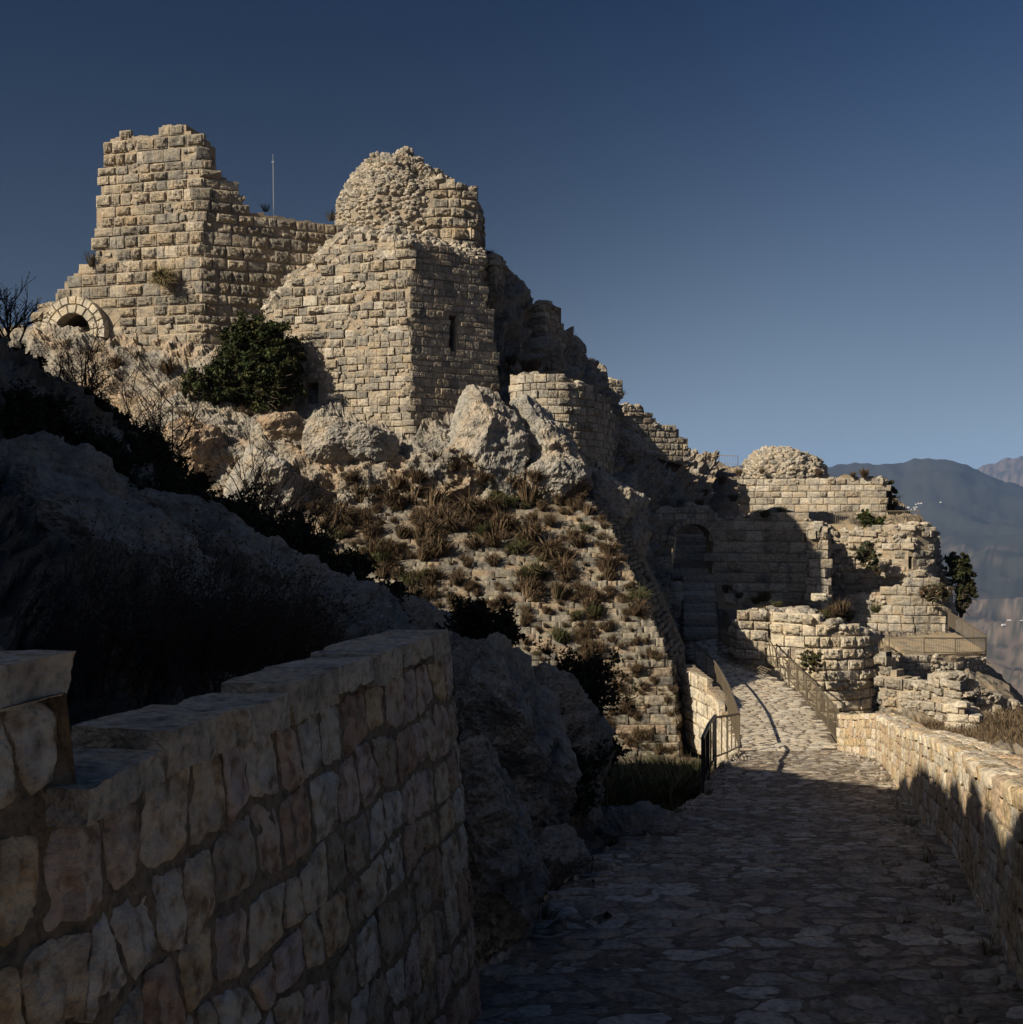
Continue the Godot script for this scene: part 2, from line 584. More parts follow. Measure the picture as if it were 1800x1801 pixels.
# irregular stones that fit each other: rows with wavy joints, slanting side joints. surf(u, v) -> [point, outward normal]
func fitted(t: Node3D, surf: Callable, u_len: float, v_len: float, o: Dictionary) -> void:
	var r := rng(o.seed)
	var n: int = o.get("fine", 7)
	var wave: float = o.get("wave", 0.05)
	var list := []
	var v := 0.0
	var row := 0
	while v < v_len:
		var h: float = o.h * r.randf_range(0.75, 1.3)
		var u: float = -r.randf() * o.lmax
		var slant: float = r.randfn() * o.get("slant", 0.04)
		while u < u_len:
			var l := r.randf_range(o.lmin, o.lmax)
			var slant2: float = r.randfn() * o.get("slant", 0.04)
			var q := []   # corners: top left, top right, bottom right, bottom left
			for e in [[u + slant, v, row], [u + l + slant2, v, row], [u + l - slant2, v + h, row + 1], [u - slant, v + h, row + 1]]:
				q.append(Vector2(e[0], e[1] + wave * fb.get_noise_2d(e[0] * o.get("wave_f", 2.2), e[2] * 7.3)))
			slant = slant2
			u += l
			var mid: Vector2 = (q[0] + q[1] + q[2] + q[3]) / 4
			if mid.x < 0.02 or mid.x > u_len - 0.02 or mid.y > v_len: continue
			if o.has("skip") and o.skip.call(mid.x, mid.y): continue
			var gap: float = o.get("gap", 0.014) * r.randf_range(0.6, 1.9)
			list.append([q, mid, gap, r.randi() % 9999, l * h])
		v += h
		row += 1
	var joined := MB.new()
	var made := []
	for s in list:
		var mid: Vector2 = s[1]
		var at: Array = surf.call(mid.x, mid.y)
		made.append([s[4] / maxf(1.0, at[0].distance_squared_to(EYE)), s, at])
	made.sort_custom(func(a, b): return a[0] > b[0])
	var most: int = o.get("most", 300)
	for k in made.size():
		var s: Array = made[k][1]
		var q: Array = s[0]
		var org: Vector3 = made[k][2][0]
		var off := Vector3(s[3] * 0.37, s[3] * 0.11, 0)
		var fine := n if k < most else maxi(3, n - 3)
		var proud: float = o.get("proud", 0.008) * fb.get_noise_1d(s[3] * 3.7) * 2.0
		var tilt: Vector2 = Vector2(fb.get_noise_1d(s[3] * 1.3), fb.get_noise_1d(s[3] * 2.9)) * o.get("tilt", 0.02)
		var size: float = sqrt(s[4])
		var b := MB.new()
		for j in fine + 1:
			for i in fine + 1:
				var x := -1.0 + 2.0 * i / fine
				var y := -1.0 + 2.0 * j / fine
				var m := maxf(absf(x), absf(y))
				var p: float = o.get("round", 5.0)
				var rr := pow(pow(absf(x), p) + pow(absf(y), p), 1.0 / p)
				var kk := lerpf(1.0, m / maxf(rr, 1e-4), m)
				kk *= 1.0 + m * o.get("ragged", 0.10) * (fb.get_noise_3dv(off + Vector3(x, y, 2) * 1.3) + 0.35 * fb.get_noise_3dv(off + Vector3(x, y, 8) * 5.0))
				kk *= 1.0 - s[2] / size * 2.0 * m
				var X := (x * kk + 1) / 2; var Y := (y * kk + 1) / 2
				var uv: Vector2 = q[0].lerp(q[1], X).lerp(q[3].lerp(q[2], X), Y)
				var at: Array = surf.call(uv.x, uv.y)
				var z: float = proud + tilt.x * x + tilt.y * y + o.get("relief", 0.012) * (fb.get_noise_3dv(off + Vector3(x, y, 0) * 1.1) + 0.8 * cell.get_noise_3dv(off + Vector3(x, y, 5) * 1.5))
				z -= o.get("edge", 0.014) * pow(m, 8.0)
				b.v.append(at[0] + at[1] * z - org)
				b.c.append(Color.WHITE)
		b.grid(fine + 1, fine + 1)
		var w := fine + 1
		var rim := []
		for i in w: rim.append(i)
		for j in range(1, w): rim.append(j * w + fine)
		for i in range(fine - 1, -1, -1): rim.append(fine * w + i)
		for j in range(fine - 1, 0, -1): rim.append(j * w)
		var first := b.v.size()
		for e in rim:
			b.v.append(b.v[e]); b.c.append(Color.WHITE)
		for e in rim:
			b.v.append(b.v[e] - made[k][2][1] * o.get("thick", 0.05)); b.c.append(Color.WHITE)
		for e in rim.size():
			var e2 := (e + 1) % rim.size()
			b.ix.append_array([first + e2, first + e, first + rim.size() + e, first + e2, first + rim.size() + e, first + rim.size() + e2])
		var pal: Array = o.pal
		var rr2 := rng(s[3])
		var tone: int = clampi(int((0.5 + 0.45 * fb.get_noise_2dv(s[1] * 0.9) + rr2.randf_range(-.5, .5)) * pal[1].size()), 0, pal[1].size() - 1)
		if k < most:
			put(o.get("called", "wall_stone") if k == 0 else "%s_%03d" % [o.get("called", "wall_stone"), k], b.mesh(), pal[0][tone], t, Transform3D(Basis(), org))
		else:
			var c: Array = pal[1][tone]
			var base := joined.v.size()
			for e in b.v:
				joined.v.append(e + org); joined.c.append(Color(c[0], c[1], c[2]))
			for e in b.ix: joined.ix.append(e + base)
	if made.size() > most:
		var m := put(o.get("left_over", "small_stones"), joined.mesh(), o.pal[0][-1], t)
		m.set_meta("kind", "stuff")


# loose stones lying on the broken top of a wall
func crest(t: Node3D, plan: Array, top: Array, o: Dictionary) -> void:
	var w := Wall.new(plan)
	var r := rng(o.get("seed", 5))
	var size: float = o.get("size", 0.35)
	var thick: float = o.get("thick", 1.0)
	var n := int((top[-1].x - top[0].x) * thick / (size * size) * o.get("dense", 0.8))
	for k in n:
		var u := r.randf_range(top[0].x, top[-1].x)
		var back := r.randf_range(0.0, thick)
		var p := w.at(u); var a := w.along(u)
		var nn := Vector2(-a.y, a.x)
		var y: float = lerp_pts(top, u) - 0.3 * o.get("drop", 0.5) + r.randf_range(-0.10, 0.10)
		var s := size * r.randf_range(0.55, 1.35)
		var basis := Basis.from_euler(Vector3(r.randf_range(-.6, .1), atan2(nn.x, nn.y) + r.randf_range(-.7, .7), r.randf_range(-.3, .3))) * Basis.from_scale(Vector3(s * 1.3, s * 0.8, s * 0.8))
		stone(t, Transform3D(basis, Vector3(p.x - nn.x * back, y, p.y - nn.y * back)), "lump", o.get("pal", M.keep), r, "loose_stone")


# stones bedded all over a surface given by a callable (s, t in 0..1) -> [point, outward normal]
func bedded(t: Node3D, f: Callable, n: int, size: float, pal: Array, seed_: int, called := "rubble_stone") -> void:
	var r := rng(seed_)
	for k in n:
		var q: Array = f.call(r.randf(), r.randf())
		if q.is_empty(): continue
		var nn: Vector3 = q[1]
		var x := Vector3.UP.cross(nn).normalized()
		if x.length() < 0.5: x = Vector3.RIGHT
		var y := nn.cross(x)
		var s := size * r.randf_range(0.6, 1.3)
		var basis := Basis(x, y, nn) * Basis.from_euler(Vector3(r.randf_range(-.25, .25), r.randf_range(-.25, .25), r.randf_range(-.4, .4))) * Basis.from_scale(Vector3(s * 1.25, s * 0.85, s * 0.9))
		stone(t, Transform3D(basis, q[0] + nn * 0.03), "lump", pal, r, called)


# ---------------------------------------------------------------- rock and ground
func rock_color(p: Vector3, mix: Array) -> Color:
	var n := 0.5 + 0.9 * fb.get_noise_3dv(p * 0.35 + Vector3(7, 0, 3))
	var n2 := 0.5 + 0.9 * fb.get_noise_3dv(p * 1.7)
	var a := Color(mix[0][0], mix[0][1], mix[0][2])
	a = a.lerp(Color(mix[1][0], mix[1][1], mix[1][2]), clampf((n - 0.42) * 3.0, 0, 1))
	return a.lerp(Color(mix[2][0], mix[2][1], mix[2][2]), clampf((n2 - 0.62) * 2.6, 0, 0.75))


func rough(p: Vector3, amp: float, f: float) -> float:
	var d := 0.9 * fb.get_noise_3dv(p * f * 0.5)
	d += 0.75 * rdg.get_noise_3dv(Vector3(p.x, p.y * 1.3, p.z) * f)
	d -= 0.75 * (0.6 + cell.get_noise_3dv(p * f * 1.4))
	d += 0.22 * fb.get_noise_3dv(p * f * 4.5)
	d += 0.09 * rdg.get_noise_3dv(p * f * 7.0)
	# broken along beds: part of the relief comes in steps
	var t := d * 3.2 + p.y * f * 0.8
	d = lerpf(d, (floorf(t) + smoothstep(0.2, 0.8, t - floorf(t)) - p.y * f * 0.8) / 3.2, 0.35)
	return d * amp


# a ground sheet through a net of points: rows from the top down, points from left to right
func patch(net: Array, sub: int, amp: float, f: float, mix: Array) -> ArrayMesh:
	var nr: int = net.size()
	var nc: int = net[0].size()
	var gr := (nr - 1) * sub + 1
	var gc := (nc - 1) * sub + 1
	var base := PackedVector3Array()
	for i in gr:
		var r := mini(i / sub, nr - 2)
		var tr := float(i - r * sub) / sub
		for j in gc:
			var c := mini(j / sub, nc - 2)
			var tc := float(j - c * sub) / sub
			var q := []
			for k in [-1, 0, 1, 2]:
				var row: Array = net[clampi(r + k, 0, nr - 1)]
				q.append(cat(row[maxi(c - 1, 0)], row[c], row[c + 1], row[mini(c + 2, nc - 1)], tc))
			base.append(cat(q[0], q[1], q[2], q[3], tr))
	var b := MB.new()
	for i in gr:
		for j in gc:
			var p := base[i * gc + j]
			var dx := base[i * gc + mini(j + 1, gc - 1)] - base[i * gc + maxi(j - 1, 0)]
			var dy := base[mini(i + 1, gr - 1) * gc + j] - base[maxi(i - 1, 0) * gc + j]
			var n := dy.cross(dx).normalized()
			p += n * rough(p, amp, f)
			b.v.append(p)
			b.c.append(rock_color(p, mix))
	b.grid(gr, gc)
	return b.mesh(true)


func boulder(called: String, at: Vector3, rad: Vector3, turn: Vector3, seed_: int, mix: Array, label: String, o := {}) -> MeshInstance3D:
	var r := rng(seed_)
	var planes := []
	for k in 16:
		var n := Vector3(r.randfn(), r.randfn(), r.randfn()).normalized()
		planes.append([n, r.randf_range(0.72, 1.0)])
	var n_lat: int = o.get("fine", 56)
	var n_lon := n_lat * 2
	var b := MB.new()
	var bas := Basis.from_euler(turn)
	var size := (rad.x + rad.y + rad.z) / 3
	for i in n_lat + 1:
		var th := PI * i / n_lat
		for j in n_lon:
			var ph := -TAU * j / n_lon
			var d := Vector3(sin(th) * cos(ph), cos(th), -sin(th) * sin(ph))
			var m := 1.15
			for q in planes:
				var k: float = d.dot(q[0])
				if k > 0.05: m = minf(m, q[1] / k)
			var p := bas * (d * m * rad)
			var wp := at + p
			p += (bas * d).normalized() * rough(wp, o.get("amp", 0.13) * size, o.get("f", 1.1) / size)
			b.v.append(p)
			b.c.append(rock_color(at + p, mix))
	b.grid(n_lat + 1, n_lon, 0, true)
	var mi := put(called, b.mesh(true), o.get("mat", M.rock), self, Transform3D(Basis(), at))
	tag(mi, label, o.get("category", "rock"), o.get("group", ""))
	return mi


# ---------------------------------------------------------------- plants
func tube(b: MB, a: Vector3, e: Vector3, ra: float, re: float, col: Color, sides := 3) -> void:
	var d := (e - a).normalized()
	var x := d.cross(Vector3(0.31, 0.2, 0.93)).normalized()
	var y := d.cross(x)
	for k in sides:
		var p := x * cos(TAU * k / sides) + y * sin(TAU * k / sides)
		var q := x * cos(TAU * (k + 1) / sides) + y * sin(TAU * (k + 1) / sides)
		b.quad(a + p * ra, e + p * re, e + q * re, a + q * ra, col)


func branch(b: MB, p: Vector3, d: Vector3, l: float, rad: float, depth: int, r: RandomNumberGenerator, o: Dictionary) -> void:
	var segs := 3
	var q := p
	for k in segs:
		d = (d + Vector3(r.randfn(), r.randfn() + o.get("lift", 0.15), r.randfn()) * o.get("kink", 0.16)).normalized()
		var e := q + d * l / segs
		var r0 := rad * (1.0 - 0.5 * k / segs)
		tube(b, q, e, r0, rad * (1.0 - 0.5 * (k + 1) / segs), o.col)
		if depth > 0:
			for n in o.get("fork", 2):
				var side: Vector3 = (d + Vector3(r.randfn(), r.randfn() * 0.7 + 0.2, r.randfn()) * o.get("spread", 0.6)).normalized()
				branch(b, e, side, l * r.randf_range(0.45, 0.75), rad * 0.55, depth - 1, r, o)
		elif o.get("leaf", 0.0) > 0:
			leaf(b, e, o.leaf * r.randf_range(0.6, 1.3), r, o.leaf_col)
		q = e


func leaf(b: MB, p: Vector3, s: float, r: RandomNumberGenerator, col: Color) -> void:
	var x := Vector3(r.randfn(), r.randfn(), r.randfn()).normalized()
	var y := x.cross(Vector3(r.randfn(), r.randfn(), r.randfn())).normalized()
	var c := col * r.randf_range(0.6, 1.35)
	c.a = 1.0
	b.quad(p - x * s, p + y * s * 0.45, p + x * s, p - y * s * 0.45, c)


func twig_bush(called: String, at: Vector3, size: float, seed_: int, label: String, group := "", o := {}) -> Node3D:
	var r := rng(seed_)
	var b := MB.new()
	var opt := {"col": Color(.045, .035, .028), "fork": 2, "spread": 0.65, "leaf": 0.018, "leaf_col": Color(.035, .03, .018)}
	opt.merge(o, true)
	for k in opt.get("stems", 6):
		var d: Vector3 = Vector3(r.randfn() * 0.45, 1.0, r.randfn() * 0.45) + opt.get("lean", Vector3.ZERO)
		branch(b, Vector3(r.randfn(), 0, r.randfn()) * 0.08 * size, d.normalized(), size * r.randf_range(0.5, 0.8), opt.get("rad", 0.008), opt.get("depth", 2), r, opt)
	var m := put(called, b.mesh(), M.leaf, self, Transform3D(Basis(), at))
	tag(m, label, "shrub", group)
	return m


func tuft_mesh(seed_: int, n: int, h: float, spread: float, cols: Array, droop := 0.5) -> ArrayMesh:
	var r := rng(seed_)
	var b := MB.new()
	for k in n:
		var a := r.randf() * TAU
		var out := Vector3(cos(a), 0, sin(a))
		var l := h * r.randf_range(0.5, 1.1)
		var s := spread * sqrt(r.randf())
		var p := out * s * 0.35 + Vector3(0, -0.05, 0)
		var m := p + out * s * 0.5 + Vector3(0, l * 0.65, 0)
		var e := p + out * s * 1.3 + Vector3(0, l * (1.0 - droop * r.randf()), 0)
		var side := out.cross(Vector3.UP).rotated(Vector3.UP, r.randf_range(-1, 1)) * h * r.randf_range(0.012, 0.024)
		var q: Array = cols[r.randi() % cols.size()]
		var c := Color(q[0], q[1], q[2]) * r.randf_range(0.6, 1.3)
		c.a = 1.0
		b.quad(p - side, m - side * 0.8, m + side * 0.8, p + side, c)
		b.tri(m - side * 0.8, e, m + side * 0.8, c)
	return b.mesh()


# a leafy crown made of many small leaves in clumps that shade one another
func crown(b: MB, mid: Vector3, rad: Vector3, clumps: int, per: int, s: float, r: RandomNumberGenerator, col: Color) -> void:
	for k in clumps:
		var d := Vector3(r.randfn(), r.randfn(), r.randfn()).normalized() * pow(r.randf(), 0.45)
		d *= 1.0 + 0.7 * fb.get_noise_3dv(d * 1.9 + mid)
		var c := mid + d * rad
		var cs := r.randf_range(0.08, 0.20) * (rad.x + rad.y + rad.z) / 3
		var tint := col * r.randf_range(0.6, 1.5)
		tint.r *= r.randf_range(0.9, 1.5)
		for n in per:
			var q := Vector3(r.randfn(), r.randfn() * 0.75, r.randfn()) * cs * 0.55
			leaf(b, c + q, s * r.randf_range(0.6, 1.3), r, tint)


func bush(called: String, at: Vector3, lobes: Array, seed_: int, label: String, category: String, col: Color, s: float, dense := 1.0) -> Node3D:
	var r := rng(seed_)
	var t := thing(called, at, label, category)
	var w := MB.new(); var b := MB.new()
	for q in lobes:
		var mid: Vector3 = q[0]; var rad: Vector3 = q[1]
		crown(b, mid, rad, int(q[2] * dense), 90, s, r, col)
		var a := Vector3.ZERO
		for k in 4:
			var e := a.lerp(mid, (k + 1) / 4.0) + Vector3(r.randfn(), 0, r.randfn()) * 0.05
			tube(w, a.lerp(mid, k / 4.0), e, 0.10 * (1 - k * 0.18), 0.10 * (1 - (k + 1) * 0.18), Color(.06, .045, .035), 6)
		for k in 10:
			branch(w, mid * 0.7, Vector3(r.randfn(), r.randfn(), r.randfn()).normalized(), rad.length() * 0.5, 0.03, 1, r, {"col": Color(.06, .045, .035)})
	put("trunk", w.mesh(), M.leaf, t, Transform3D(Basis(), at))
	put("crown", b.mesh(), M.leaf, t, Transform3D(Basis(), at))
	return t


# ---------------------------------------------------------------- metalwork
func bar(called: String, a: Vector3, e: Vector3, w: float, mat: Material, parent: Node3D) -> void:
	var y := e - a
	var up := y.normalized()
	var x := up.cross(Vector3(0, 0, 1) if absf(up.z) < 0.9 else Vector3.UP).normalized()
	if absf(up.y) < 0.95: x = Vector3.UP.cross(up).normalized()
	var z := x.cross(up)
	put(called, unit_box, mat, parent, Transform3D(Basis(x * w, y, z * w), (a + e) / 2))


# posts = feet of the posts
func railing(called: String, posts: Array, h: float, gap: float, label: String, o := {}) -> Node3D:
	var t := thing(called, posts[0], label, "railing", o.get("group", ""))
	var mat: Material = o.get("mat", M.rail)
	var up: Vector3 = o.get("up", Vector3.UP) * h
	var fat: float = o.get("fat", 0.045)
	for p in posts: bar("post", p - up * 0.15, p + up, fat, mat, t)
	var b := MB.new()
	for k in posts.size() - 1:
		var a: Vector3 = posts[k]; var e: Vector3 = posts[k + 1]
		bar("top_rail", a + up, e + up, fat * 1.05, mat, t)
		bar("bottom_rail", a + up * 0.12, e + up * 0.12, fat * 0.7, mat, t)
		if o.get("mid", false): bar("middle_rail", a + up * 0.55, e + up * 0.55, fat * 0.6, mat, t)
		var n := int(a.distance_to(e) / gap)
		for i in range(1, n):
			var p := a.lerp(e, float(i) / n)
			if o.get("single", true):
				bar("baluster", p + up * 0.12, p + up, o.get("thin", 0.016), mat, t)
			else:
				tube(b, p + up * 0.12, p + up, o.get("thin", 0.016) * 0.6, o.get("thin", 0.016) * 0.6, Color.WHITE, 4)
	if not o.get("single", true):
		var m := put("balusters", b.mesh(), mat, t)
		m.set_meta("kind", "stuff")
	return t


func step_block(called: String, a: Vector3, e: Vector3, depth: float, h: float, mat: Material, parent: Node3D) -> void:
	var x := e - a
	x.y = 0
	var z := Vector3.UP.cross(x).normalized()   # away from the climber
	put(called, S.step, mat, parent, Transform3D(Basis(x, Vector3.UP * h, -z * depth), (a + e) / 2 + z * depth * 0.5 - Vector3.UP * h * 0.5))


# ================================================================ the scene
func _ready() -> void:
	# camera
	var cam := Camera3D.new()
	cam.name = "camera"
	cam.fov = 46.0
	cam.near = 0.1
	cam.far = 30000.0
	add_child(cam)
	# sky, air and exposure
	var sky_m := PanoramaSkyMaterial.new()
	sky_m.panorama = clear_sky(Vector3(-0.83, 0.60, 0.557).normalized())
	var sky := Sky.new()
	sky.sky_material = sky_m
	var env := Environment.new()
	env.background_mode = Environment.BG_SKY
	env.sky = sky
	env.tonemap_mode = Environment.TONE_MAPPER_LINEAR
	env.tonemap_exposure = 1.5
	env.fog_enabled = true
	env.fog_density = 0.00005
	env.fog_light_color = Color(0.56, 0.71, 0.96)
	env.sdfgi_enabled = true
	env.ssao_enabled = true
	env.ssil_enabled = true
	var we := WorldEnvironment.new()
	we.name = "environment"
	we.environment = env
	add_child(we)
	# the sun stands to the left, a little behind the visitor
	var sun := DirectionalLight3D.new()
	sun.name = "sun"
	sun.light_energy = 1.6
	sun.light_color = Color(1.0, 0.955, 0.87)
	sun.light_angular_distance = 0.5
	sun.shadow_enabled = true
	add_child(sun)
	sun.look_at_from_position(Vector3.ZERO, Vector3(0.83, -0.60, -0.557))

	fb.noise_type = FastNoiseLite.TYPE_SIMPLEX_SMOOTH; fb.frequency = 1.0; fb.fractal_octaves = 4; fb.seed = 5
	rdg.noise_type = FastNoiseLite.TYPE_SIMPLEX_SMOOTH; rdg.frequency = 1.0; rdg.fractal_type = FastNoiseLite.FRACTAL_RIDGED; rdg.fractal_octaves = 4; rdg.seed = 9
	cell.noise_type = FastNoiseLite.TYPE_CELLULAR; cell.frequency = 1.0; cell.fractal_octaves = 2; cell.seed = 21
	cell.cellular_return_type = FastNoiseLite.RETURN_DISTANCE
	make_materials()
	make_stones()
	S.step = stone_slab()

	valley()
	terrain()
	near_path()
	near_walls()
	keep()
	slit_tower()
	dome_tower()
	ridge_ruins()
	round_bastion()
	glacis()
	bridge()
	gate_quarter()
	east_side()
	rocks()
	plants()


# clear afternoon air: pale at the horizon, deep blue above, deepest at a right angle to the sun
func clear_sky(to_sun: Vector3) -> ImageTexture:
	var im := Image.create(512, 256, false, Image.FORMAT_RGBF)
	for j in 256:
		var el := PI / 2 - PI * (j + 0.5) / 256
		for i in 512:
			var az := TAU * (i + 0.5) / 512
			var d := Vector3(sin(az) * cos(el), sin(el), -cos(az) * cos(el))
			var low := pow(1.0 - maxf(sin(el), 0.0), 5.5)
			var c := Vector3(.0, .018, .070).lerp(Vector3(.190, .250, .300), low)
			var side := d.dot(to_sun)
			c *= 0.46 + 0.66 * smoothstep(0.0, 0.34, side * side) + 0.9 * smoothstep(0.3, 1.0, side * side)
			c += Vector3(.55, .50, .43) * exp(-(1.0 - side) * 9.0)
			if el < 0: c = Vector3(.10, .095, .09)
			im.set_pixel(i, j, Color(c.x, c.y, c.z))
	return ImageTexture.create_from_image(im)


func stone_slab() -> ArrayMesh:
	var b := MB.new()
	var e := 0.06
	var lo := []
	for y in [-0.5, 0.5 - e * 1.5]:
		for q in [[-.5, .5], [.5, .5], [.5, -.5], [-.5, -.5]]: lo.append(Vector3(q[0], y, q[1]))
	for q in [[-.5 + e * .3, .5 - e], [.5 - e * .3, .5 - e], [.5 - e * .3, -.5 + e], [-.5 + e * .3, -.5 + e]]: lo.append(Vector3(q[0], 0.5, q[1]))
	for k in 4:
		var k2 := (k + 1) % 4
		b.quad(lo[4 + k], lo[4 + k2], lo[k2], lo[k])
		b.quad(lo[8 + k], lo[8 + k2], lo[4 + k2], lo[4 + k])
	b.quad(lo[11], lo[10], lo[9], lo[8])
	b.quad(lo[0], lo[1], lo[2], lo[3])
	return b.mesh()


# ---------------------------------------------------------------- far land
func land(x: float, z: float) -> float:
	var r := Vector2(x, z).length()
	var az := rad_to_deg(atan2(x, -z))
	var h := lerp_pts([Vector2(0, -30), Vector2(130, -42), Vector2(300, -110), Vector2(800, -265), Vector2(1700, -335), Vector2(2600, -330), Vector2(3600, -255), Vector2(4600, -105)], r)
	var peak := lerp_pts([Vector2(-60, 150), Vector2(0, 190), Vector2(9, 235), Vector2(12, 262), Vector2(14.6, 238), Vector2(16.6, 255), Vector2(18.0, 234), Vector2(19.1, 262), Vector2(20.3, 245), Vector2(21.2, 195), Vector2(22.2, 150), Vector2(23.5, 105), Vector2(30, 120), Vector2(60, 60)], az)
	if r > 4600: h = lerpf(-105, peak, smoothstep(4600, 6100, r)) - 36.0 * smoothstep(4600, 6100, r)
	if r > 6300: h = lerpf(peak - 36.0, -150, smoothstep(6300, 7400, r))
	if r > 7400: h = lerpf(-150, lerp_pts([Vector2(-60, 100), Vector2(10, 320), Vector2(21, 300), Vector2(22.6, 385), Vector2(24, 410), Vector2(40, 300)], az), smoothstep(7400, 9800, r))
	if r > 9800: h -= (r - 9800) * 0.10
	var k := clampf((r - 150) / 900, 0, 1)
	h += k * (rdg.get_noise_2d(x * 0.0011, z * 0.0011) * 46 + fb.get_noise_2d(x * 0.004, z * 0.004) * 22 + fb.get_noise_2d(x * 0.016, z * 0.016) * 5)
	return h


func valley() -> void:
	var b := MB.new()
	var angs := []
	var a := -180.0
	while a <= 180.0:
		angs.append(a)
		a += 0.12 if a > 8 and a < 30 else 4.0
	var rads := [20.0, 60.0, 110.0]
	while rads[-1] < 13500: rads.append(rads[-1] * 1.016 + 1)
	for r in rads:
		for q in angs:
			var x: float = r * sin(deg_to_rad(q))
			var z: float = -r * cos(deg_to_rad(q))
			b.v.append(Vector3(x, land(x, z), z))
			var n := fb.get_noise_2d(x * 0.0022 + 5, z * 0.0022)
			var n2 := fb.get_noise_2d(x * 0.012, z * 0.012)
			var n3 := fb.get_noise_2d(x * 0.05, z * 0.05)
			var soil := Color(.12, .092, .068).lerp(Color(.18, .138, .102), clampf(0.5 + n2 * 1.5, 0, 1))
			var scrub := Color(.040, .042, .030)
			var wood := clampf((r - 3300) / 900 + n * 1.4 + n2 * 0.7, 0, 1)
			if r > 7300: wood = 0.15 + 0.3 * n2
			var k := clampf(wood + clampf((n3 + n2 * 0.8 + 0.06) * 4, 0, 0.8), 0, 1)
			b.c.append(soil.lerp(scrub, k))
	# rows run outwards, columns clockwise: seen from above this winding faces up
	b.grid(rads.size(), angs.size())
	for t in range(0, b.ix.size(), 3):
		var s := b.ix[t + 1]; b.ix[t + 1] = b.ix[t + 2]; b.ix[t + 2] = s
	structure("terrain", b.mesh(), M.far_land)
	# the village on the far slope and the tracks across the valley
	var r := rng(77)
	for k in 22:
		var az := deg_to_rad(r.randf_range(17.0, 19.6) if k < 19 else r.randf_range(21.2, 23.2))
		var d := r.randf_range(5150, 5230) if k < 19 else r.randf_range(3000, 3100)
		var p := Vector3(d * sin(az), 0, -d * cos(az))
		p.y = land(p.x, p.z) - 1
		var hb := MB.new()
		var w := r.randf_range(2.2, 5); var dp := r.randf_range(2.5, 4); var h := r.randf_range(2.5, 4)
		var q := [Vector3(-w, 0, dp), Vector3(w, 0, dp), Vector3(w, 0, -dp), Vector3(-w, 0, -dp)]
		var ridge := [Vector3(-w, h + 1.5, 0), Vector3(w, h + 1.5, 0)]
		var up := Vector3(0, h, 0)
		for i in 4: hb.quad(q[i] + up, q[(i + 1) % 4] + up, q[(i + 1) % 4], q[i])
		hb.quad(ridge[0], ridge[1], q[1] + up, q[0] + up); hb.quad(ridge[1], ridge[0], q[3] + up, q[2] + up)
		hb.tri(ridge[0], q[0] + up, q[3] + up); hb.tri(ridge[1], q[2] + up, q[1] + up)
		var far_one := k < 19
		var m := put("village_house", hb.mesh(), M.house, self, Transform3D(Basis(Vector3.UP, r.randf() * TAU), p))
		tag(m, "tiny white house in the village row on the blue wooded mountain" if far_one else "tiny white house among the brown fields on the valley floor", "house", "houses of the mountain village" if far_one else "houses in the valley fields")
	for q in [[[16.2, 1500], [18.5, 1350], [20.2, 1480], [21.5, 1400], [24, 1560]], [[17.5, 2150], [19.5, 1980], [20.6, 2200], [22, 2050], [24, 2200]], [[18.6, 950], [20.4, 900], [21.8, 1010], [24, 980]]]:
		var tb := MB.new()
		var pts := []
		for i in q.size() - 1:
			for s in 14:
				var f := s / 14.0
				var az := deg_to_rad(lerpf(q[i][0], q[i + 1][0], f) + 0.25 * sin(f * 9 + i))
				var d: float = lerpf(q[i][1], q[i + 1][1], smoothstep(0, 1, f)) + 40 * sin(f * 6.0 + i * 2)
				var p := Vector3(d * sin(az), 0, -d * cos(az))
				p.y = land(p.x, p.z) + 2.5
				pts.append(p)
		for i in pts.size() - 1:
			var side: Vector3 = (pts[i + 1] - pts[i]).cross(Vector3.UP).normalized() * 3.5
			tb.quad(pts[i + 1] - side, pts[i + 1] + side, pts[i] + side, pts[i] - side)
		structure("road", tb.mesh(), M.track)


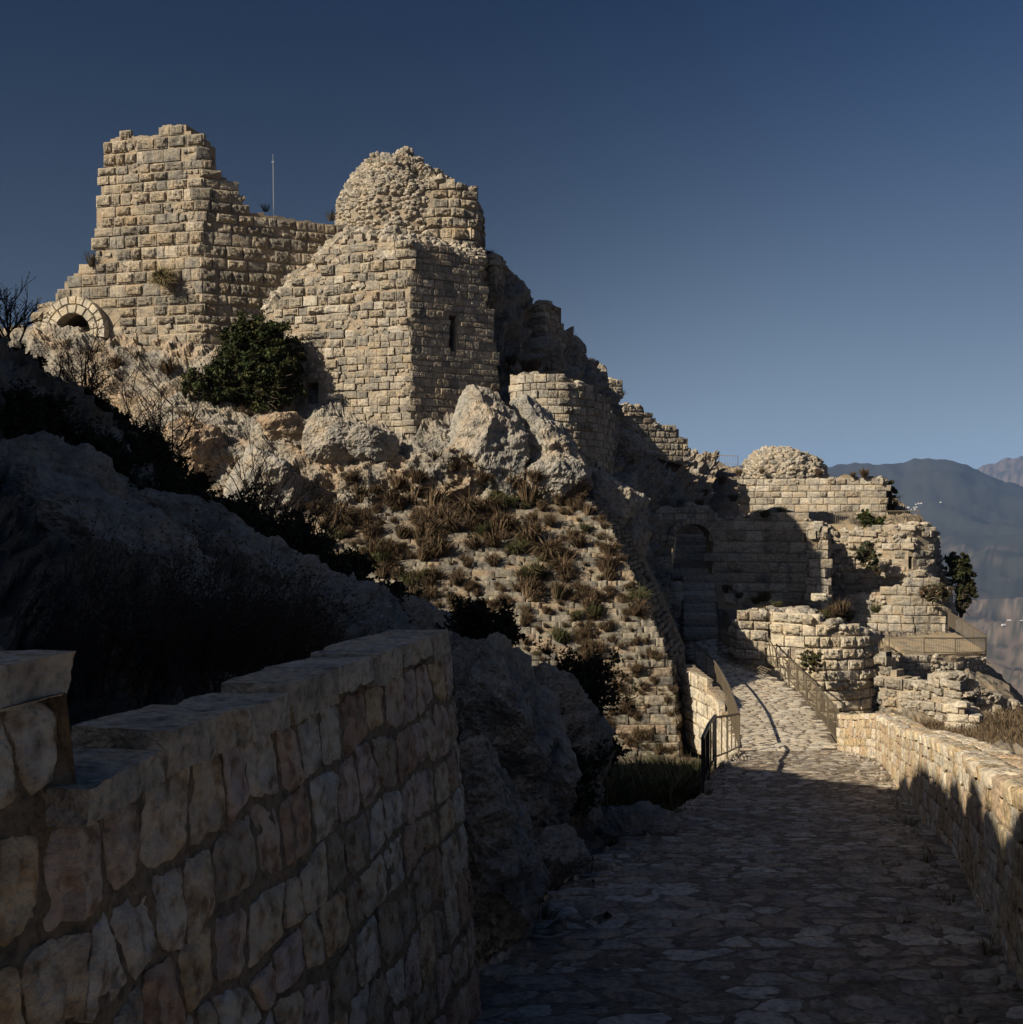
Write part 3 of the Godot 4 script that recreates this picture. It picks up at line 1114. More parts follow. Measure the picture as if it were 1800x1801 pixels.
# ---------------------------------------------------------------- the castle hill and the near hill
func terrain() -> void:
	var lime := [[.33, .31, .28], [.38, .305, .23], [.19, .17, .145]]
	# slope below keep and towers
	var hill := [
		[Vector3(-34.72, 9.36, -64), Vector3(-26.32, 9.12, -62), Vector3(-21.58, 8.69, -61), Vector3(-16.98, 8.32, -60), Vector3(-13.58, 8.15, -60), Vector3(-10.75, 7.92, -60), Vector3(-7.79, 7.24, -59), Vector3(-4.95, 6.68, -59), Vector3(-2.78, 6.4, -59), Vector3(-0.88, 7.6, -62), Vector3(1.51, 7.85, -64)],
		[Vector3(-31.73, 8.28, -58.5), Vector3(-24.62, 8.54, -58), Vector3(-20.27, 8.16, -57.3), Vector3(-15.85, 7.61, -56), Vector3(-12.57, 6.81, -55.5), Vector3(-9.8, 5.42, -54.7), Vector3(-7, 4, -53), Vector3(-4.33, 3.04, -51.6), Vector3(-2.47, 3.75, -52.3), Vector3(-0.76, 4.46, -54), Vector3(1.32, 4.75, -56)],
		[Vector3(-30.38, 5.28, -56), Vector3(-23.56, 5.5, -55.5), Vector3(-19.46, 5.45, -55), Vector3(-15.14, 5.3, -53.5), Vector3(-11.93, 4.47, -52.7), Vector3(-9.32, 3.88, -52), Vector3(-6.74, 3.01, -51), Vector3(-4.2, 2.24, -50), Vector3(-2.36, 2.59, -50), Vector3(-0.73, 3.04, -51.5), Vector3(1.26, 2.78, -53.5)],
		[Vector3(-29.29, 2.55, -54), Vector3(-22.5, 2.5, -53), Vector3(-18.4, 2.7, -52), Vector3(-14.43, 2.89, -51), Vector3(-11.43, 2.62, -50.5), Vector3(-8.96, 2.36, -50), Vector3(-6.55, 1.75, -49.6), Vector3(-4.13, 1.16, -49.2), Vector3(-2.31, 1.16, -49), Vector3(-0.7, 1.29, -49.8), Vector3(1.2, 0.96, -51)],
		[Vector3(-27.67, -0.72, -51), Vector3(-21.23, -0.71, -50), Vector3(-17.51, 0, -49.5), Vector3(-13.92, 0.46, -49.2), Vector3(-11.09, 0.65, -49), Vector3(-8.75, 0.64, -48.8), Vector3(-6.45, 0.35, -48.8), Vector3(-4.1, 0.12, -48.8), Vector3(-2.3, 0, -48.8), Vector3(-0.69, -0.12, -49), Vector3(1.17, -0.23, -49.6)],
		[Vector3(-25.5, -5.54, -47), Vector3(-19.74, -5.04, -46.5), Vector3(-16.45, -3.95, -46.5), Vector3(-13.16, -2.85, -46.5), Vector3(-10.53, -2.19, -46.5), Vector3(-8.42, -1.55, -47), Vector3(-6.34, -1.58, -48), Vector3(-4.03, -1.92, -48), Vector3(-2.26, -2.04, -48), Vector3(-0.68, -2.26, -48), Vector3(1.14, -2.51, -48.4)],
		[Vector3(-22.78, -9.91, -42), Vector3(-17.83, -9.51, -42), Vector3(-14.86, -8.52, -42), Vector3(-11.89, -7.92, -42), Vector3(-9.74, -7.1, -43), Vector3(-7.89, -6.23, -44), Vector3(-6.01, -5.37, -45.5), Vector3(-3.85, -5.4, -45.8), Vector3(-2.16, -5.4, -45.8), Vector3(-0.65, -5.4, -45.8), Vector3(1.08, -5.42, -46)]]
	structure("castle_hill", patch(hill, 32, 0.66, 0.55, lime), M.rock)
	# the dark flank east of the towers
	var flank := [
		[Vector3(-3.21, 6.42, -68), Vector3(-0.33, 5.36, -71), Vector3(1.03, 4.13, -73), Vector3(3.05, 3.58, -76), Vector3(4.84, 2.98, -79), Vector3(6.93, 2.38, -84), Vector3(8.61, 1.68, -89), Vector3(11.2, 0.45, -95), Vector3(14.77, 0, -101), Vector3(18.17, 0, -107)],
		[Vector3(-2.97, 13.37, -63), Vector3(-0.31, 12.36, -65.5), Vector3(0.96, 10.44, -67.5), Vector3(2.81, 9.51, -70), Vector3(4.48, 8.13, -73), Vector3(6.44, 6.55, -78), Vector3(8.03, 5.17, -83), Vector3(10.5, 4.2, -89), Vector3(13.89, 4.12, -95), Vector3(17.15, 4, -101)],
		[Vector3(-2.83, 9.62, -60), Vector3(-0.29, 8.56, -60.5), Vector3(0.87, 7.54, -61.5), Vector3(2.53, 6.09, -63), Vector3(4.05, 5.54, -66), Vector3(5.61, 4.46, -70), Vector3(7.08, 3.71, -75), Vector3(9.06, 3.21, -80), Vector3(11.76, 3.16, -86), Vector3(15.19, 2.78, -92)],
		[Vector3(-2.74, 5.47, -58), Vector3(-0.27, 3.76, -57), Vector3(0.8, 2.67, -56.5), Vector3(2.29, 2.15, -57), Vector3(3.9, 1.89, -59), Vector3(5.12, 1.46, -62), Vector3(6.54, 1.18, -66), Vector3(8.04, 0.94, -71), Vector3(10.17, 0.65, -77), Vector3(13.31, 0.55, -83)],
		[Vector3(-1.92, 0.48, -51), Vector3(0.48, 0.07, -50.5), Vector3(1.91, -0.19, -50.5), Vector3(3.13, -0.48, -51), Vector3(4.46, -0.94, -52.5), Vector3(5.45, -1.62, -55.5), Vector3(6.31, -2.3, -59.5), Vector3(7, -2.72, -64), Vector3(7.59, -2.05, -70), Vector3(9.62, -1.09, -77)],
		[Vector3(-1.14, -3.43, -48.5), Vector3(1.14, -3.66, -48.5), Vector3(2.76, -3.68, -48.8), Vector3(3.95, -3.76, -49.2), Vector3(4.85, -4.03, -50.2), Vector3(5.64, -4.42, -52), Vector3(6.49, -5.06, -55), Vector3(7.06, -5.79, -58.5), Vector3(7.61, -5.58, -64), Vector3(8.98, -3.35, -71)],
		[Vector3(-1.04, -8.3, -44), Vector3(1.04, -8.3, -44), Vector3(2.52, -8.4, -44.5), Vector3(4.03, -8.49, -45), Vector3(5.26, -8.55, -46.5), Vector3(6.12, -8.09, -49), Vector3(6.95, -8, -53), Vector3(7.44, -7.66, -58), Vector3(8.02, -6.54, -63), Vector3(9.05, -4.88, -69)]]
	structure("castle_cliff", patch(flank, 26, 1.15, 0.6, lime), M.rock)
	# the eastern terraces
	var east := [
		[Vector3(13.25, 4.51, -104), Vector3(17.66, 4.17, -104), Vector3(20.75, 3.21, -100), Vector3(24.5, 2.87, -98), Vector3(27.2, 2.54, -93), Vector3(28.44, 1.27, -90), Vector3(28.4, -0.2, -86), Vector3(28.04, -1.35, -82), Vector3(29.32, -3.96, -84)],
		[Vector3(10.7, -1.39, -84), Vector3(14.09, -1.17, -83), Vector3(17.23, -0.31, -83), Vector3(20.5, -0.46, -82), Vector3(23.69, -0.46, -81), Vector3(24.94, -0.49, -79.5), Vector3(25.24, -0.51, -77), Vector3(25.54, -0.99, -75), Vector3(27.04, -3.68, -78)],
		[Vector3(9.68, -3.05, -76), Vector3(12.74, -3.01, -75), Vector3(15.36, -0.42, -74), Vector3(18.5, -0.56, -74), Vector3(21.35, -0.76, -73), Vector3(22.58, -0.88, -72), Vector3(23.44, -1.01, -71.5), Vector3(24.52, -1.19, -72), Vector3(25.55, -3.84, -74)],
		[Vector3(8.92, -4.95, -70), Vector3(11.8, -5.25, -69.5), Vector3(14.32, -5.27, -69), Vector3(17.38, -6.06, -69.5), Vector3(20.33, -6.39, -69.5), Vector3(21.64, -6.51, -69), Vector3(22.78, -6.67, -69), Vector3(24.26, -6.88, -69.5), Vector3(26.17, -7.75, -73)],
		[Vector3(7.64, -6.79, -60), Vector3(9.85, -6.46, -58), Vector3(11.83, -5.32, -57), Vector3(14.5, -5.58, -58), Vector3(17.25, -6.07, -59), Vector3(19.25, -6.28, -60), Vector3(20.72, -6.33, -61), Vector3(22.23, -6.29, -62), Vector3(25.34, -7.22, -68)],
		[Vector3(6.62, -8.58, -52), Vector3(8.49, -8.25, -50), Vector3(10.17, -8.55, -49), Vector3(12.25, -9.01, -49), Vector3(15.09, -8.49, -50), Vector3(17.17, -7.73, -52), Vector3(19.72, -7.06, -55), Vector3(21.4, -7.18, -56), Vector3(24.62, -8.63, -60)],
		[Vector3(5.19, -9.13, -44), Vector3(7.3, -8.72, -43), Vector3(8.72, -8.32, -42), Vector3(10.5, -9.11, -42), Vector3(13.13, -8.72, -43.5), Vector3(15.28, -8.28, -45), Vector3(17.36, -8.14, -46), Vector3(20.15, -8.04, -48), Vector3(23.55, -9.81, -52)],
		[Vector3(3.53, -8.5, -34), Vector3(5.77, -8.34, -34), Vector3(7.06, -7.86, -34), Vector3(8.5, -8.02, -34), Vector3(10.42, -7.78, -34), Vector3(12.22, -7.46, -35), Vector3(14.43, -7.3, -36), Vector3(16.58, -7.5, -37), Vector3(19.81, -9.06, -40)],
		[Vector3(3.4, -8.49, -18), Vector3(4.25, -7.64, -18), Vector3(5.09, -6.79, -18), Vector3(5.94, -6.37, -18), Vector3(6.79, -5.94, -18), Vector3(8.07, -5.52, -18), Vector3(9.34, -5.43, -18), Vector3(11.04, -5.43, -18), Vector3(14.15, -6.6, -20)],
		[Vector3(2.6, -4.2, -3), Vector3(3.4, -4.3, -3), Vector3(4.4, -4.5, -3), Vector3(5.6, -4.8, -3), Vector3(7.2, -5.3, -3), Vector3(9.2, -6.0, -3), Vector3(11.8, -7.0, -3), Vector3(15, -8.5, -3), Vector3(20, -11, -3)]]
	structure("castle_terrace", patch(east, 16, 0.34, 0.6, [[.26, .23, .19], [.30, .24, .17], [.12, .10, .075]]), M.soil)
	# the ditch between the two hills
	var ditch := [
		[Vector3(-17.74, -7.76, -47), Vector3(-8.87, -7.76, -47), Vector3(-2.17, -8.46, -46), Vector3(2.12, -8.7, -45), Vector3(5.81, -8.72, -44), Vector3(8.92, -9.13, -44)],
		[Vector3(-14.34, -7.53, -38), Vector3(-7.17, -7.71, -38), Vector3(-1.82, -7.99, -38.5), Vector3(1.84, -8.19, -39), Vector3(4.48, -7.98, -38), Vector3(7.3, -8.32, -36)],
		[Vector3(-11.32, -7.08, -30), Vector3(-5.66, -7.5, -30), Vector3(-1.46, -7.31, -31), Vector3(1.46, -7.09, -31), Vector3(3.54, -6.93, -30), Vector3(5.66, -7.64, -30)],
		[Vector3(-8.3, -6.23, -22), Vector3(-4.15, -6.23, -22), Vector3(-1.04, -6.02, -22), Vector3(1.08, -5.86, -23), Vector3(2.72, -5.89, -24), Vector3(4.18, -6.24, -24.5)],
		[Vector3(-5.28, -5.28, -14), Vector3(-2.64, -4.95, -14), Vector3(-0.92, -4.62, -14), Vector3(0.4, -4.26, -14), Vector3(1.36, -4.45, -16), Vector3(2.53, -4.97, -18.5)],
		[Vector3(-3.4, -4.67, -9), Vector3(-1.7, -4.25, -9), Vector3(-0.76, -3.82, -9), Vector3(-0.22, -3.47, -9.2), Vector3(0.28, -3.4, -9.8), Vector3(0.87, -3.61, -11.5)],
		[Vector3(-2.55, -3.57, -5.4), Vector3(-1.58, -3.43, -5.6), Vector3(-0.74, -3.25, -6), Vector3(-0.24, -3.25, -7.4), Vector3(0.23, -3.17, -8.2), Vector3(0.8, -3.28, -9.4)]]
	structure("ditch_ground", patch(ditch, 14, 0.22, 0.9, [[.15, .13, .10], [.19, .15, .11], [.07, .06, .045]]), M.soil)
	# the near hill on the left; its crest runs on beside and behind the visitor
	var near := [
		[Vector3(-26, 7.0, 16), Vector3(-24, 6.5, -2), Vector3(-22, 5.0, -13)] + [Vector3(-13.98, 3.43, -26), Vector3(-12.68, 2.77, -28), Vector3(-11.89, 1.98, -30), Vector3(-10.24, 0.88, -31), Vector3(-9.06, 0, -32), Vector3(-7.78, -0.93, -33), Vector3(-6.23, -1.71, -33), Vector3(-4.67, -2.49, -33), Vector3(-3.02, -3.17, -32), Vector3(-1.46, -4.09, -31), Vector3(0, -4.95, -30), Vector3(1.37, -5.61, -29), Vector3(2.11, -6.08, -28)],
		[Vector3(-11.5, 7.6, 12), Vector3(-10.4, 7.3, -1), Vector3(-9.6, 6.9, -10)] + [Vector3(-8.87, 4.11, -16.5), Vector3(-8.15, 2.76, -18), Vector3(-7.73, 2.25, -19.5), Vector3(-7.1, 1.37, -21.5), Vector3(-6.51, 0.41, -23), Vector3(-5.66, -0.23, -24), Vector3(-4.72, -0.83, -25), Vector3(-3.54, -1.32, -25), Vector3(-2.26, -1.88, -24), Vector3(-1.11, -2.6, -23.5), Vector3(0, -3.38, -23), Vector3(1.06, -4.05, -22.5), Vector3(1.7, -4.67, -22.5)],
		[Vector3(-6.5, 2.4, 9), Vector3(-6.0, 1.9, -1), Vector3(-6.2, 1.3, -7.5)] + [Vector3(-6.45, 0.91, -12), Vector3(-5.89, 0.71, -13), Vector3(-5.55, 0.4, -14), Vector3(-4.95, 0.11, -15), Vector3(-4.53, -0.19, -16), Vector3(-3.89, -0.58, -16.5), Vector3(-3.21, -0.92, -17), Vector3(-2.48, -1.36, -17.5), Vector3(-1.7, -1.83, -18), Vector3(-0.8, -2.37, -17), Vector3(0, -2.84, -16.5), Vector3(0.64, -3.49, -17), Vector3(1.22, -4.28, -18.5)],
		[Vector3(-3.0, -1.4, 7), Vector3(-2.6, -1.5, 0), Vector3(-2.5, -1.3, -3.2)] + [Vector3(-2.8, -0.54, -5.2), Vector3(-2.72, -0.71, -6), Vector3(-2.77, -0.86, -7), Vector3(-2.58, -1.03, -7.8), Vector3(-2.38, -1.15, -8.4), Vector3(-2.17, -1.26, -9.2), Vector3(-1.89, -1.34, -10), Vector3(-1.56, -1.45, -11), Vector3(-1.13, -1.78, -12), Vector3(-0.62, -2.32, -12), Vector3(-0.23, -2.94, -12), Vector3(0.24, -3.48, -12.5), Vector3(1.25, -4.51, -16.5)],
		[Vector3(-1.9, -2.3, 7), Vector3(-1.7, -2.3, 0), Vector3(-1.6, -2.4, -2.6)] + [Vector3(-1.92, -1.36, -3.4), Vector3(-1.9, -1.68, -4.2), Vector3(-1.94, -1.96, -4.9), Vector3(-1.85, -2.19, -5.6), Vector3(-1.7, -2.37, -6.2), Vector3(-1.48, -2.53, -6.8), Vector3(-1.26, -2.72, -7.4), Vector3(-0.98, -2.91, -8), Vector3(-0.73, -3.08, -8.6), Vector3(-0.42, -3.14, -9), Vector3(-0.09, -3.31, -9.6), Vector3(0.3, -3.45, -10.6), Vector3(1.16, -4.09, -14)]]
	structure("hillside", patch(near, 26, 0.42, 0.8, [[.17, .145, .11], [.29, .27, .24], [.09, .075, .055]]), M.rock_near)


# ---------------------------------------------------------------- the ramp
var ramp_left: Array = []
var ramp_right: Array = []


func ramp(s: float, w: float) -> Vector3:
	var k := clampf(s, 0, 0.9999) * (ramp_left.size() - 1)
	var i := int(k)
	return ramp_left[i].lerp(ramp_left[i + 1], k - i).lerp(ramp_right[i].lerp(ramp_right[i + 1], k - i), w)


func paving(t: Node3D, left: Array, right: Array, o: Dictionary) -> void:
	ramp_left = left; ramp_right = right
	var total := 0.0
	var width := 0.0
	for i in left.size() - 1:
		total += ((left[i] + right[i]) / 2).distance_to((left[i + 1] + right[i + 1]) / 2)
		width = maxf(width, left[i].distance_to(right[i]))
	# the rows are measured by distance along the middle of the ramp, from its far end towards the visitor
	var cum := [0.0]
	for i in left.size() - 1: cum.append(cum[-1] + ((left[i] + right[i]) / 2).distance_to((left[i + 1] + right[i + 1]) / 2))
	var surf := func(u: float, v: float) -> Array:
		var s: float = total - v
		var k := 0
		while k < cum.size() - 2 and s > cum[k + 1]: k += 1
		var f: float = clampf((s - cum[k]) / (cum[k + 1] - cum[k]), -0.2, 1.2)
		var a: Vector3 = left[k].lerp(left[k + 1], f)
		var e: Vector3 = right[k].lerp(right[k + 1], f)
		var p: Vector3 = a + (e - a).normalized() * u
		var run: Vector3 = (left[k + 1] + right[k + 1]) - (left[k] + right[k])
		return [p, (e - a).cross(run).normalized()]
	var opt := {"called": "paving_stone", "left_over": "small_paving_stones", "lmin": 0.24, "lmax": 0.62, "h": 0.30, "gap": 0.010, "wave": 0.10, "slant": 0.06, "relief": 0.014, "edge": 0.016, "thick": 0.05, "proud": 0.008, "tilt": 0.010, "round": 4.5, "ragged": 0.16, "fine": 7}
	opt.merge(o, true)
	opt.skip = func(u: float, v: float) -> bool:
		var s: float = total - v
		var k := 0
		while k < cum.size() - 2 and s > cum[k + 1]: k += 1
		var f: float = (s - cum[k]) / (cum[k + 1] - cum[k])
		return u > left[k].lerp(left[k + 1], f).distance_to(right[k].lerp(right[k + 1], f))
	fitted(t, surf, width, total, opt)
	var b := MB.new()
	var ns := 60; var nw := 14
	for i in ns + 1:
		for j in nw + 1:
			var p := ramp(1.0 - float(i) / ns, -0.02 + 1.04 * float(j) / nw)
			p.y += -0.020 + 0.012 * fb.get_noise_3dv(p * 3.0)
			b.v.append(p); b.c.append(Color.WHITE)
	b.grid(ns + 1, nw + 1)
	put("bedding", b.mesh(), M.mortar_path, t)


func near_path() -> void:
	var t := thing("path", Vector3.ZERO, "", "")
	t.set_meta("kind", "structure")
	var left := [Vector3(-0.42, -2.25, -3.4), Vector3(-0.49, -2.52, -4.9), Vector3(-0.33, -2.91, -7.07), Vector3(0.23, -3.18, -9.6), Vector3(0.98, -3.68, -13), Vector3(2.12, -4.41, -17.3), Vector3(3.36, -4.98, -21.2), Vector3(4.65, -5.5, -26.5), Vector3(5.85, -6.14, -31)]
	var right := [Vector3(2.25, -2.25, -3.4), Vector3(2.55, -2.44, -4.7), Vector3(3.07, -2.87, -7.2), Vector3(3.59, -3.17, -9.6), Vector3(4.47, -3.65, -12.8), Vector3(5.66, -4.37, -17), Vector3(6.84, -5.03, -21.4), Vector3(8.25, -5.6, -27), Vector3(8.5, -6.16, -31.4)]
	for k in right.size(): right[k].x += 0.22
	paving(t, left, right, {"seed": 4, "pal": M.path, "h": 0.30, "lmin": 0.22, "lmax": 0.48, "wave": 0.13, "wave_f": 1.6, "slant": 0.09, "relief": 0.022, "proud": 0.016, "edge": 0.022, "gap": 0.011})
	ramp_debris()


# grit washed to the sides of the ramp, and weeds at the foot of its walls
func ramp_debris() -> void:
	var r := rng(88)
	var mm := MultiMesh.new()
	mm.transform_format = MultiMesh.TRANSFORM_3D
	mm.use_colors = true
	mm.mesh = S.lump[1]
	mm.instance_count = 420
	for k in 420:
		var s := pow(r.randf(), 0.7)
		var w := pow(r.randf(), 2.5) * 0.16
		if k % 2: w = 0.93 - w
		var p := ramp(0.12 + 0.86 * s, w)
		var size := r.randf_range(0.02, 0.075)
		mm.set_instance_transform(k, Transform3D(Basis.from_euler(Vector3(-PI / 2 + r.randf_range(-.5, .5), r.randf() * TAU, r.randf_range(-.5, .5))) * Basis.from_scale(Vector3(size * 1.3, size, size * 0.8)), p + Vector3(0, size * 0.15, 0)))
		var c := r.randf_range(0.25, 0.45)
		mm.set_instance_color(k, Color(c, c * 0.9, c * 0.78))
	var mi := MultiMeshInstance3D.new()
	mi.name = "gravel"
	mi.multimesh = mm
	mi.material_override = M.path[0][-1]
	add_child(mi)
	tag(mi, "loose grit and small stones along both edges of the ramp", "gravel", "", "stuff")
	var weed := tuft_mesh(91, 40, 0.22, 0.16, [[.12, .09, .05], [.07, .07, .03], [.16, .12, .07]], 0.5)
	for k in 16:
		var s := 0.2 + 0.75 * k / 15.0 + r.randf_range(-.02, .02)
		var right_side := k % 2 == 0
		var o := put("weed", weed, M.dry, self, Transform3D(Basis(Vector3.UP, r.randf() * TAU) * Basis.from_scale(Vector3.ONE * r.randf_range(0.5, 1.2)), ramp(s, 0.925 if right_side else 0.02)))
		tag(o, "small dry weed at the foot of the sunlit parapet" if right_side else "small dry weed at the inner edge of the ramp", "weed", "weeds under the parapet" if right_side else "weeds at the ramp's inner edge")


# ---------------------------------------------------------------- the two parapets of the ramp
func near_walls() -> void:
	# left: mortared fieldstone, seen close
	var t := thing("parapet_wall", Vector3(-0.8, -2.6, -5), "mortared fieldstone wall with flat capstones in the dark foreground beside the ramp", "wall")
	var plan := [Vector2(-1.35, -1.9), Vector2(-1.22, -2.55), Vector2(-1.10, -3.1), Vector2(-1.03, -3.7), Vector2(-0.90, -4.35), Vector2(-0.72, -5.25), Vector2(-0.54, -6.1), Vector2(-0.36, -6.85), Vector2(-0.345, -7.0), Vector2(-0.39, -7.12), Vector2(-0.50, -7.2), Vector2(-0.68, -7.24)]
	var cap_end := 4.98
	var w := Wall.new(plan)
	var r := rng(8)
	# the stones stand on end in loose courses; v runs down from the top of the wall
	var face := func(u: float, v: float) -> Array:
		var p := w.at(u); var a := w.along(u)
		var n := Vector2(-a.y, a.x)
		var lean: float = 0.085 * v - (0.05 if u < 1.20 else 0.0)
		return [Vector3(p.x + n.x * lean, -0.78 - v, p.y + n.y * lean), Vector3(n.x, 0.085, n.y).normalized()]
	fitted(t, face, w.len, 2.35, {"seed": 81, "pal": M.fore, "h": 0.25, "lmin": 0.16, "lmax": 0.36, "gap": 0.010, "wave": 0.10, "wave_f": 2.4, "slant": 0.03, "relief": 0.014, "edge": 0.014, "thick": 0.06, "proud": 0.008, "tilt": 0.008, "round": 7.0, "ragged": 0.13, "fine": 14, "skip": func(u: float, v: float) -> bool: return u > 5.0 and v < 0.14})
	# capstones
	var u2 := 1.16
	while u2 < cap_end - 0.05:
		var l := r.randf_range(0.30, 0.56)
		if u2 + l > cap_end - 0.15: l = cap_end - u2
		var uc := u2 + l / 2
		var p := w.at(uc); var a := w.along(uc)
		var n := Vector2(-a.y, a.x)
		var c := Vector3(p.x + n.x * 0.035, -0.722 + r.randf_range(-.022, .022), p.y + n.y * 0.012)
		stone(t, Transform3D(Basis(Vector3(a.x, 0, a.y), Vector3.UP, Vector3(n.x, 0, n.y)) * Basis.from_euler(Vector3(r.randf_range(-.04, .03), r.randf_range(-.04, .04), r.randf_range(-.03, .03))) * Basis.from_scale(Vector3(l - 0.04, r.randf_range(0.085, 0.15), r.randf_range(0.30, 0.38))), c), "cap", M.cap, r, "capstone")
		u2 += l
	# the raised stub at the near end
	var stub := func(u: float, v: float) -> Array:
		var p := w.at(u); var a := w.along(u)
		var n := Vector2(-a.y, a.x)
		return [Vector3(p.x - n.x * 0.05, -0.46 - v, p.y - n.y * 0.05), Vector3(n.x, 0, n.y)]
	fitted(t, stub, 1.2, 0.30, {"seed": 82, "pal": M.fore, "h": 0.30, "lmin": 0.16, "lmax": 0.26, "gap": 0.014, "relief": 0.014, "edge": 0.02, "thick": 0.06, "fine": 12, "called": "stub_stone"})
	for q in [[0.30, 0.62], [0.92, 0.62]]:
		var pc := w.at(q[0]); var ac := w.along(q[0])
		stone(t, Transform3D(Basis(Vector3(ac.x, 0, ac.y), Vector3.UP, Vector3(-ac.y, 0, ac.x)) * Basis.from_scale(Vector3(q[1] - 0.01, 0.105, 0.36)), Vector3(pc.x + ac.y * 0.032, -0.412, pc.y - ac.x * 0.032)), "cap", M.cap, r, "capstone")
	# mortar body
	var b := MB.new()
	var nu := 90; var nv := 60
	for i in nv + 1:
		for j in nu + 1:
			var u := w.len * j / nu
			var f := float(i) / nv
			var p := w.at(u); var a := w.along(u)
			var n := Vector2(-a.y, a.x)
			var yy := lerpf(-0.76, -3.3, f)
			if u < 1.20: yy = lerpf(-0.46, -3.3, f)
			elif u > 5.0: yy = lerpf(-0.94, -3.3, f)
			var off := 0.085 * (-0.78 - yy) - 0.022 - (0.05 if u < 1.20 else 0.0) + 0.020 * fb.get_noise_3d(p.x * 7, yy * 7, p.y * 7)
			b.v.append(Vector3(p.x + n.x * off, yy, p.y + n.y * off))
			b.c.append(Color.WHITE)
	b.grid(nv + 1, nu + 1)
	var e0 := b.v.size()
	for i in 2:
		for j in nu + 1:
			var u := w.len * j / nu
			var p := w.at(u); var a := w.along(u)
			var n := Vector2(-a.y, a.x)
			var yy := -0.46 if u < 1.20 else -0.76 if u < 5.0 else -0.94
			var off := -0.36 if i == 0 else -0.028
			b.v.append(Vector3(p.x + n.x * off, yy, p.y + n.y * off)); b.c.append(Color.WHITE)
	b.grid(2, nu + 1, e0)
	put("mortar_body", b.mesh(), M.mortar_fore, t)
	lay(t, 300)

	# right: the sunlit parapet
	var q := thing("parapet_wall", Vector3(5, -4, -15), "long sunlit cream parapet wall with flat capstones along the outer edge of the ramp", "wall")
	var pl := [Vector2(8.42, -31.2), Vector2(8.50, -28.2), Vector2(7.9, -25.4), Vector2(7.02, -21.8), Vector2(6.15, -18.3), Vector2(4.95, -13.6), Vector2(3.66, -9.4), Vector2(3.10, -7.3), Vector2(2.6, -5.4), Vector2(2.2, -3.2)]
	var ww := Wall.new(pl)
	var base := [-6.15, -5.82, -5.55, -5.10, -4.55, -3.85, -3.15, -2.92, -2.65, -2.4]
	var top := [-5.26, -4.74, -4.40, -3.94, -3.36, -2.66, -1.99, -1.72, -1.47, -1.2]
	var bt := []; var tp := []
	for k in pl.size():
		bt.append(Vector2(ww.cum[k], base[k])); tp.append(Vector2(ww.cum[k], top[k]))
	r = rng(15)
	var side := func(u: float, v: float) -> Array:
		var p := ww.at(u); var a := ww.along(u)
		var n := Vector2(-a.y, a.x)
		return [Vector3(p.x, lerp_pts(tp, u) - 0.07 - v, p.y), Vector3(n.x, 0, n.y)]
	fitted(q, side, ww.len, 1.25, {"seed": 83, "pal": M.parapet, "h": 0.24, "lmin": 0.16, "lmax": 0.46, "gap": 0.005, "wave": 0.08, "slant": 0.035, "relief": 0.016, "edge": 0.010, "thick": 0.06, "proud": 0.010, "tilt": 0.010, "round": 8.0, "ragged": 0.12, "fine": 8, "most": 230})
	for lane in 2:
		var u := 0.0
		while u < ww.len:
			var l := r.randf_range(0.30, 0.62)
			var uc := u + l / 2
			u += l
			if uc > ww.len: continue
			var p := ww.at(uc); var a := ww.along(uc)
			var n := Vector2(-a.y, a.x)
			var slope := (lerp_pts(tp, uc + 0.2) - lerp_pts(tp, uc - 0.2)) / 0.4
			var along := Vector3(a.x, slope, a.y).normalized()
			var out := Vector3(n.x, 0, n.y)
			var dp := 0.30
			var mid := Vector3(p.x, lerp_pts(tp, uc) + r.randf_range(-.012, .012), p.y) + out * (0.035 - dp * (lane + 0.5) + r.randf_range(-.02, .02))
			var up := out.cross(along).normalized()
			if up.y < 0: up = -up
			# lies flat: the face of the unit stone looks up
			var bas := Basis(along, -out, up) * Basis.from_scale(Vector3(l * 1.02, dp * r.randf_range(0.98, 1.12), 0.10))
			stone(q, Transform3D(bas, mid), "flag", M.parapet, r, "capstone")
	var cb := MB.new()
	var nn := 120
	for i in nn:
		var ua := ww.len * i / nn; var ub := ww.len * (i + 1) / nn
		var f := []
		for uu in [ua, ub]:
			var p := ww.at(uu); var a := ww.along(uu)
			var n := Vector2(-a.y, a.x)
			for yy in [lerp_pts(bt, uu) - 0.5, lerp_pts(tp, uu) - 0.045]:
				f.append(Vector3(p.x - n.x * 0.03, yy, p.y - n.y * 0.03)); f.append(Vector3(p.x - n.x * 0.56, yy, p.y - n.y * 0.56))
		cb.quad(f[2], f[6], f[4], f[0]); cb.quad(f[3], f[7], f[6], f[2]); cb.quad(f[7], f[3], f[1], f[5])
		if i == 0: cb.quad(f[3], f[2], f[0], f[1])
	put("mortar_body", cb.mesh(), M.mortar, q)
	lay(q, 200, "small_capstones")


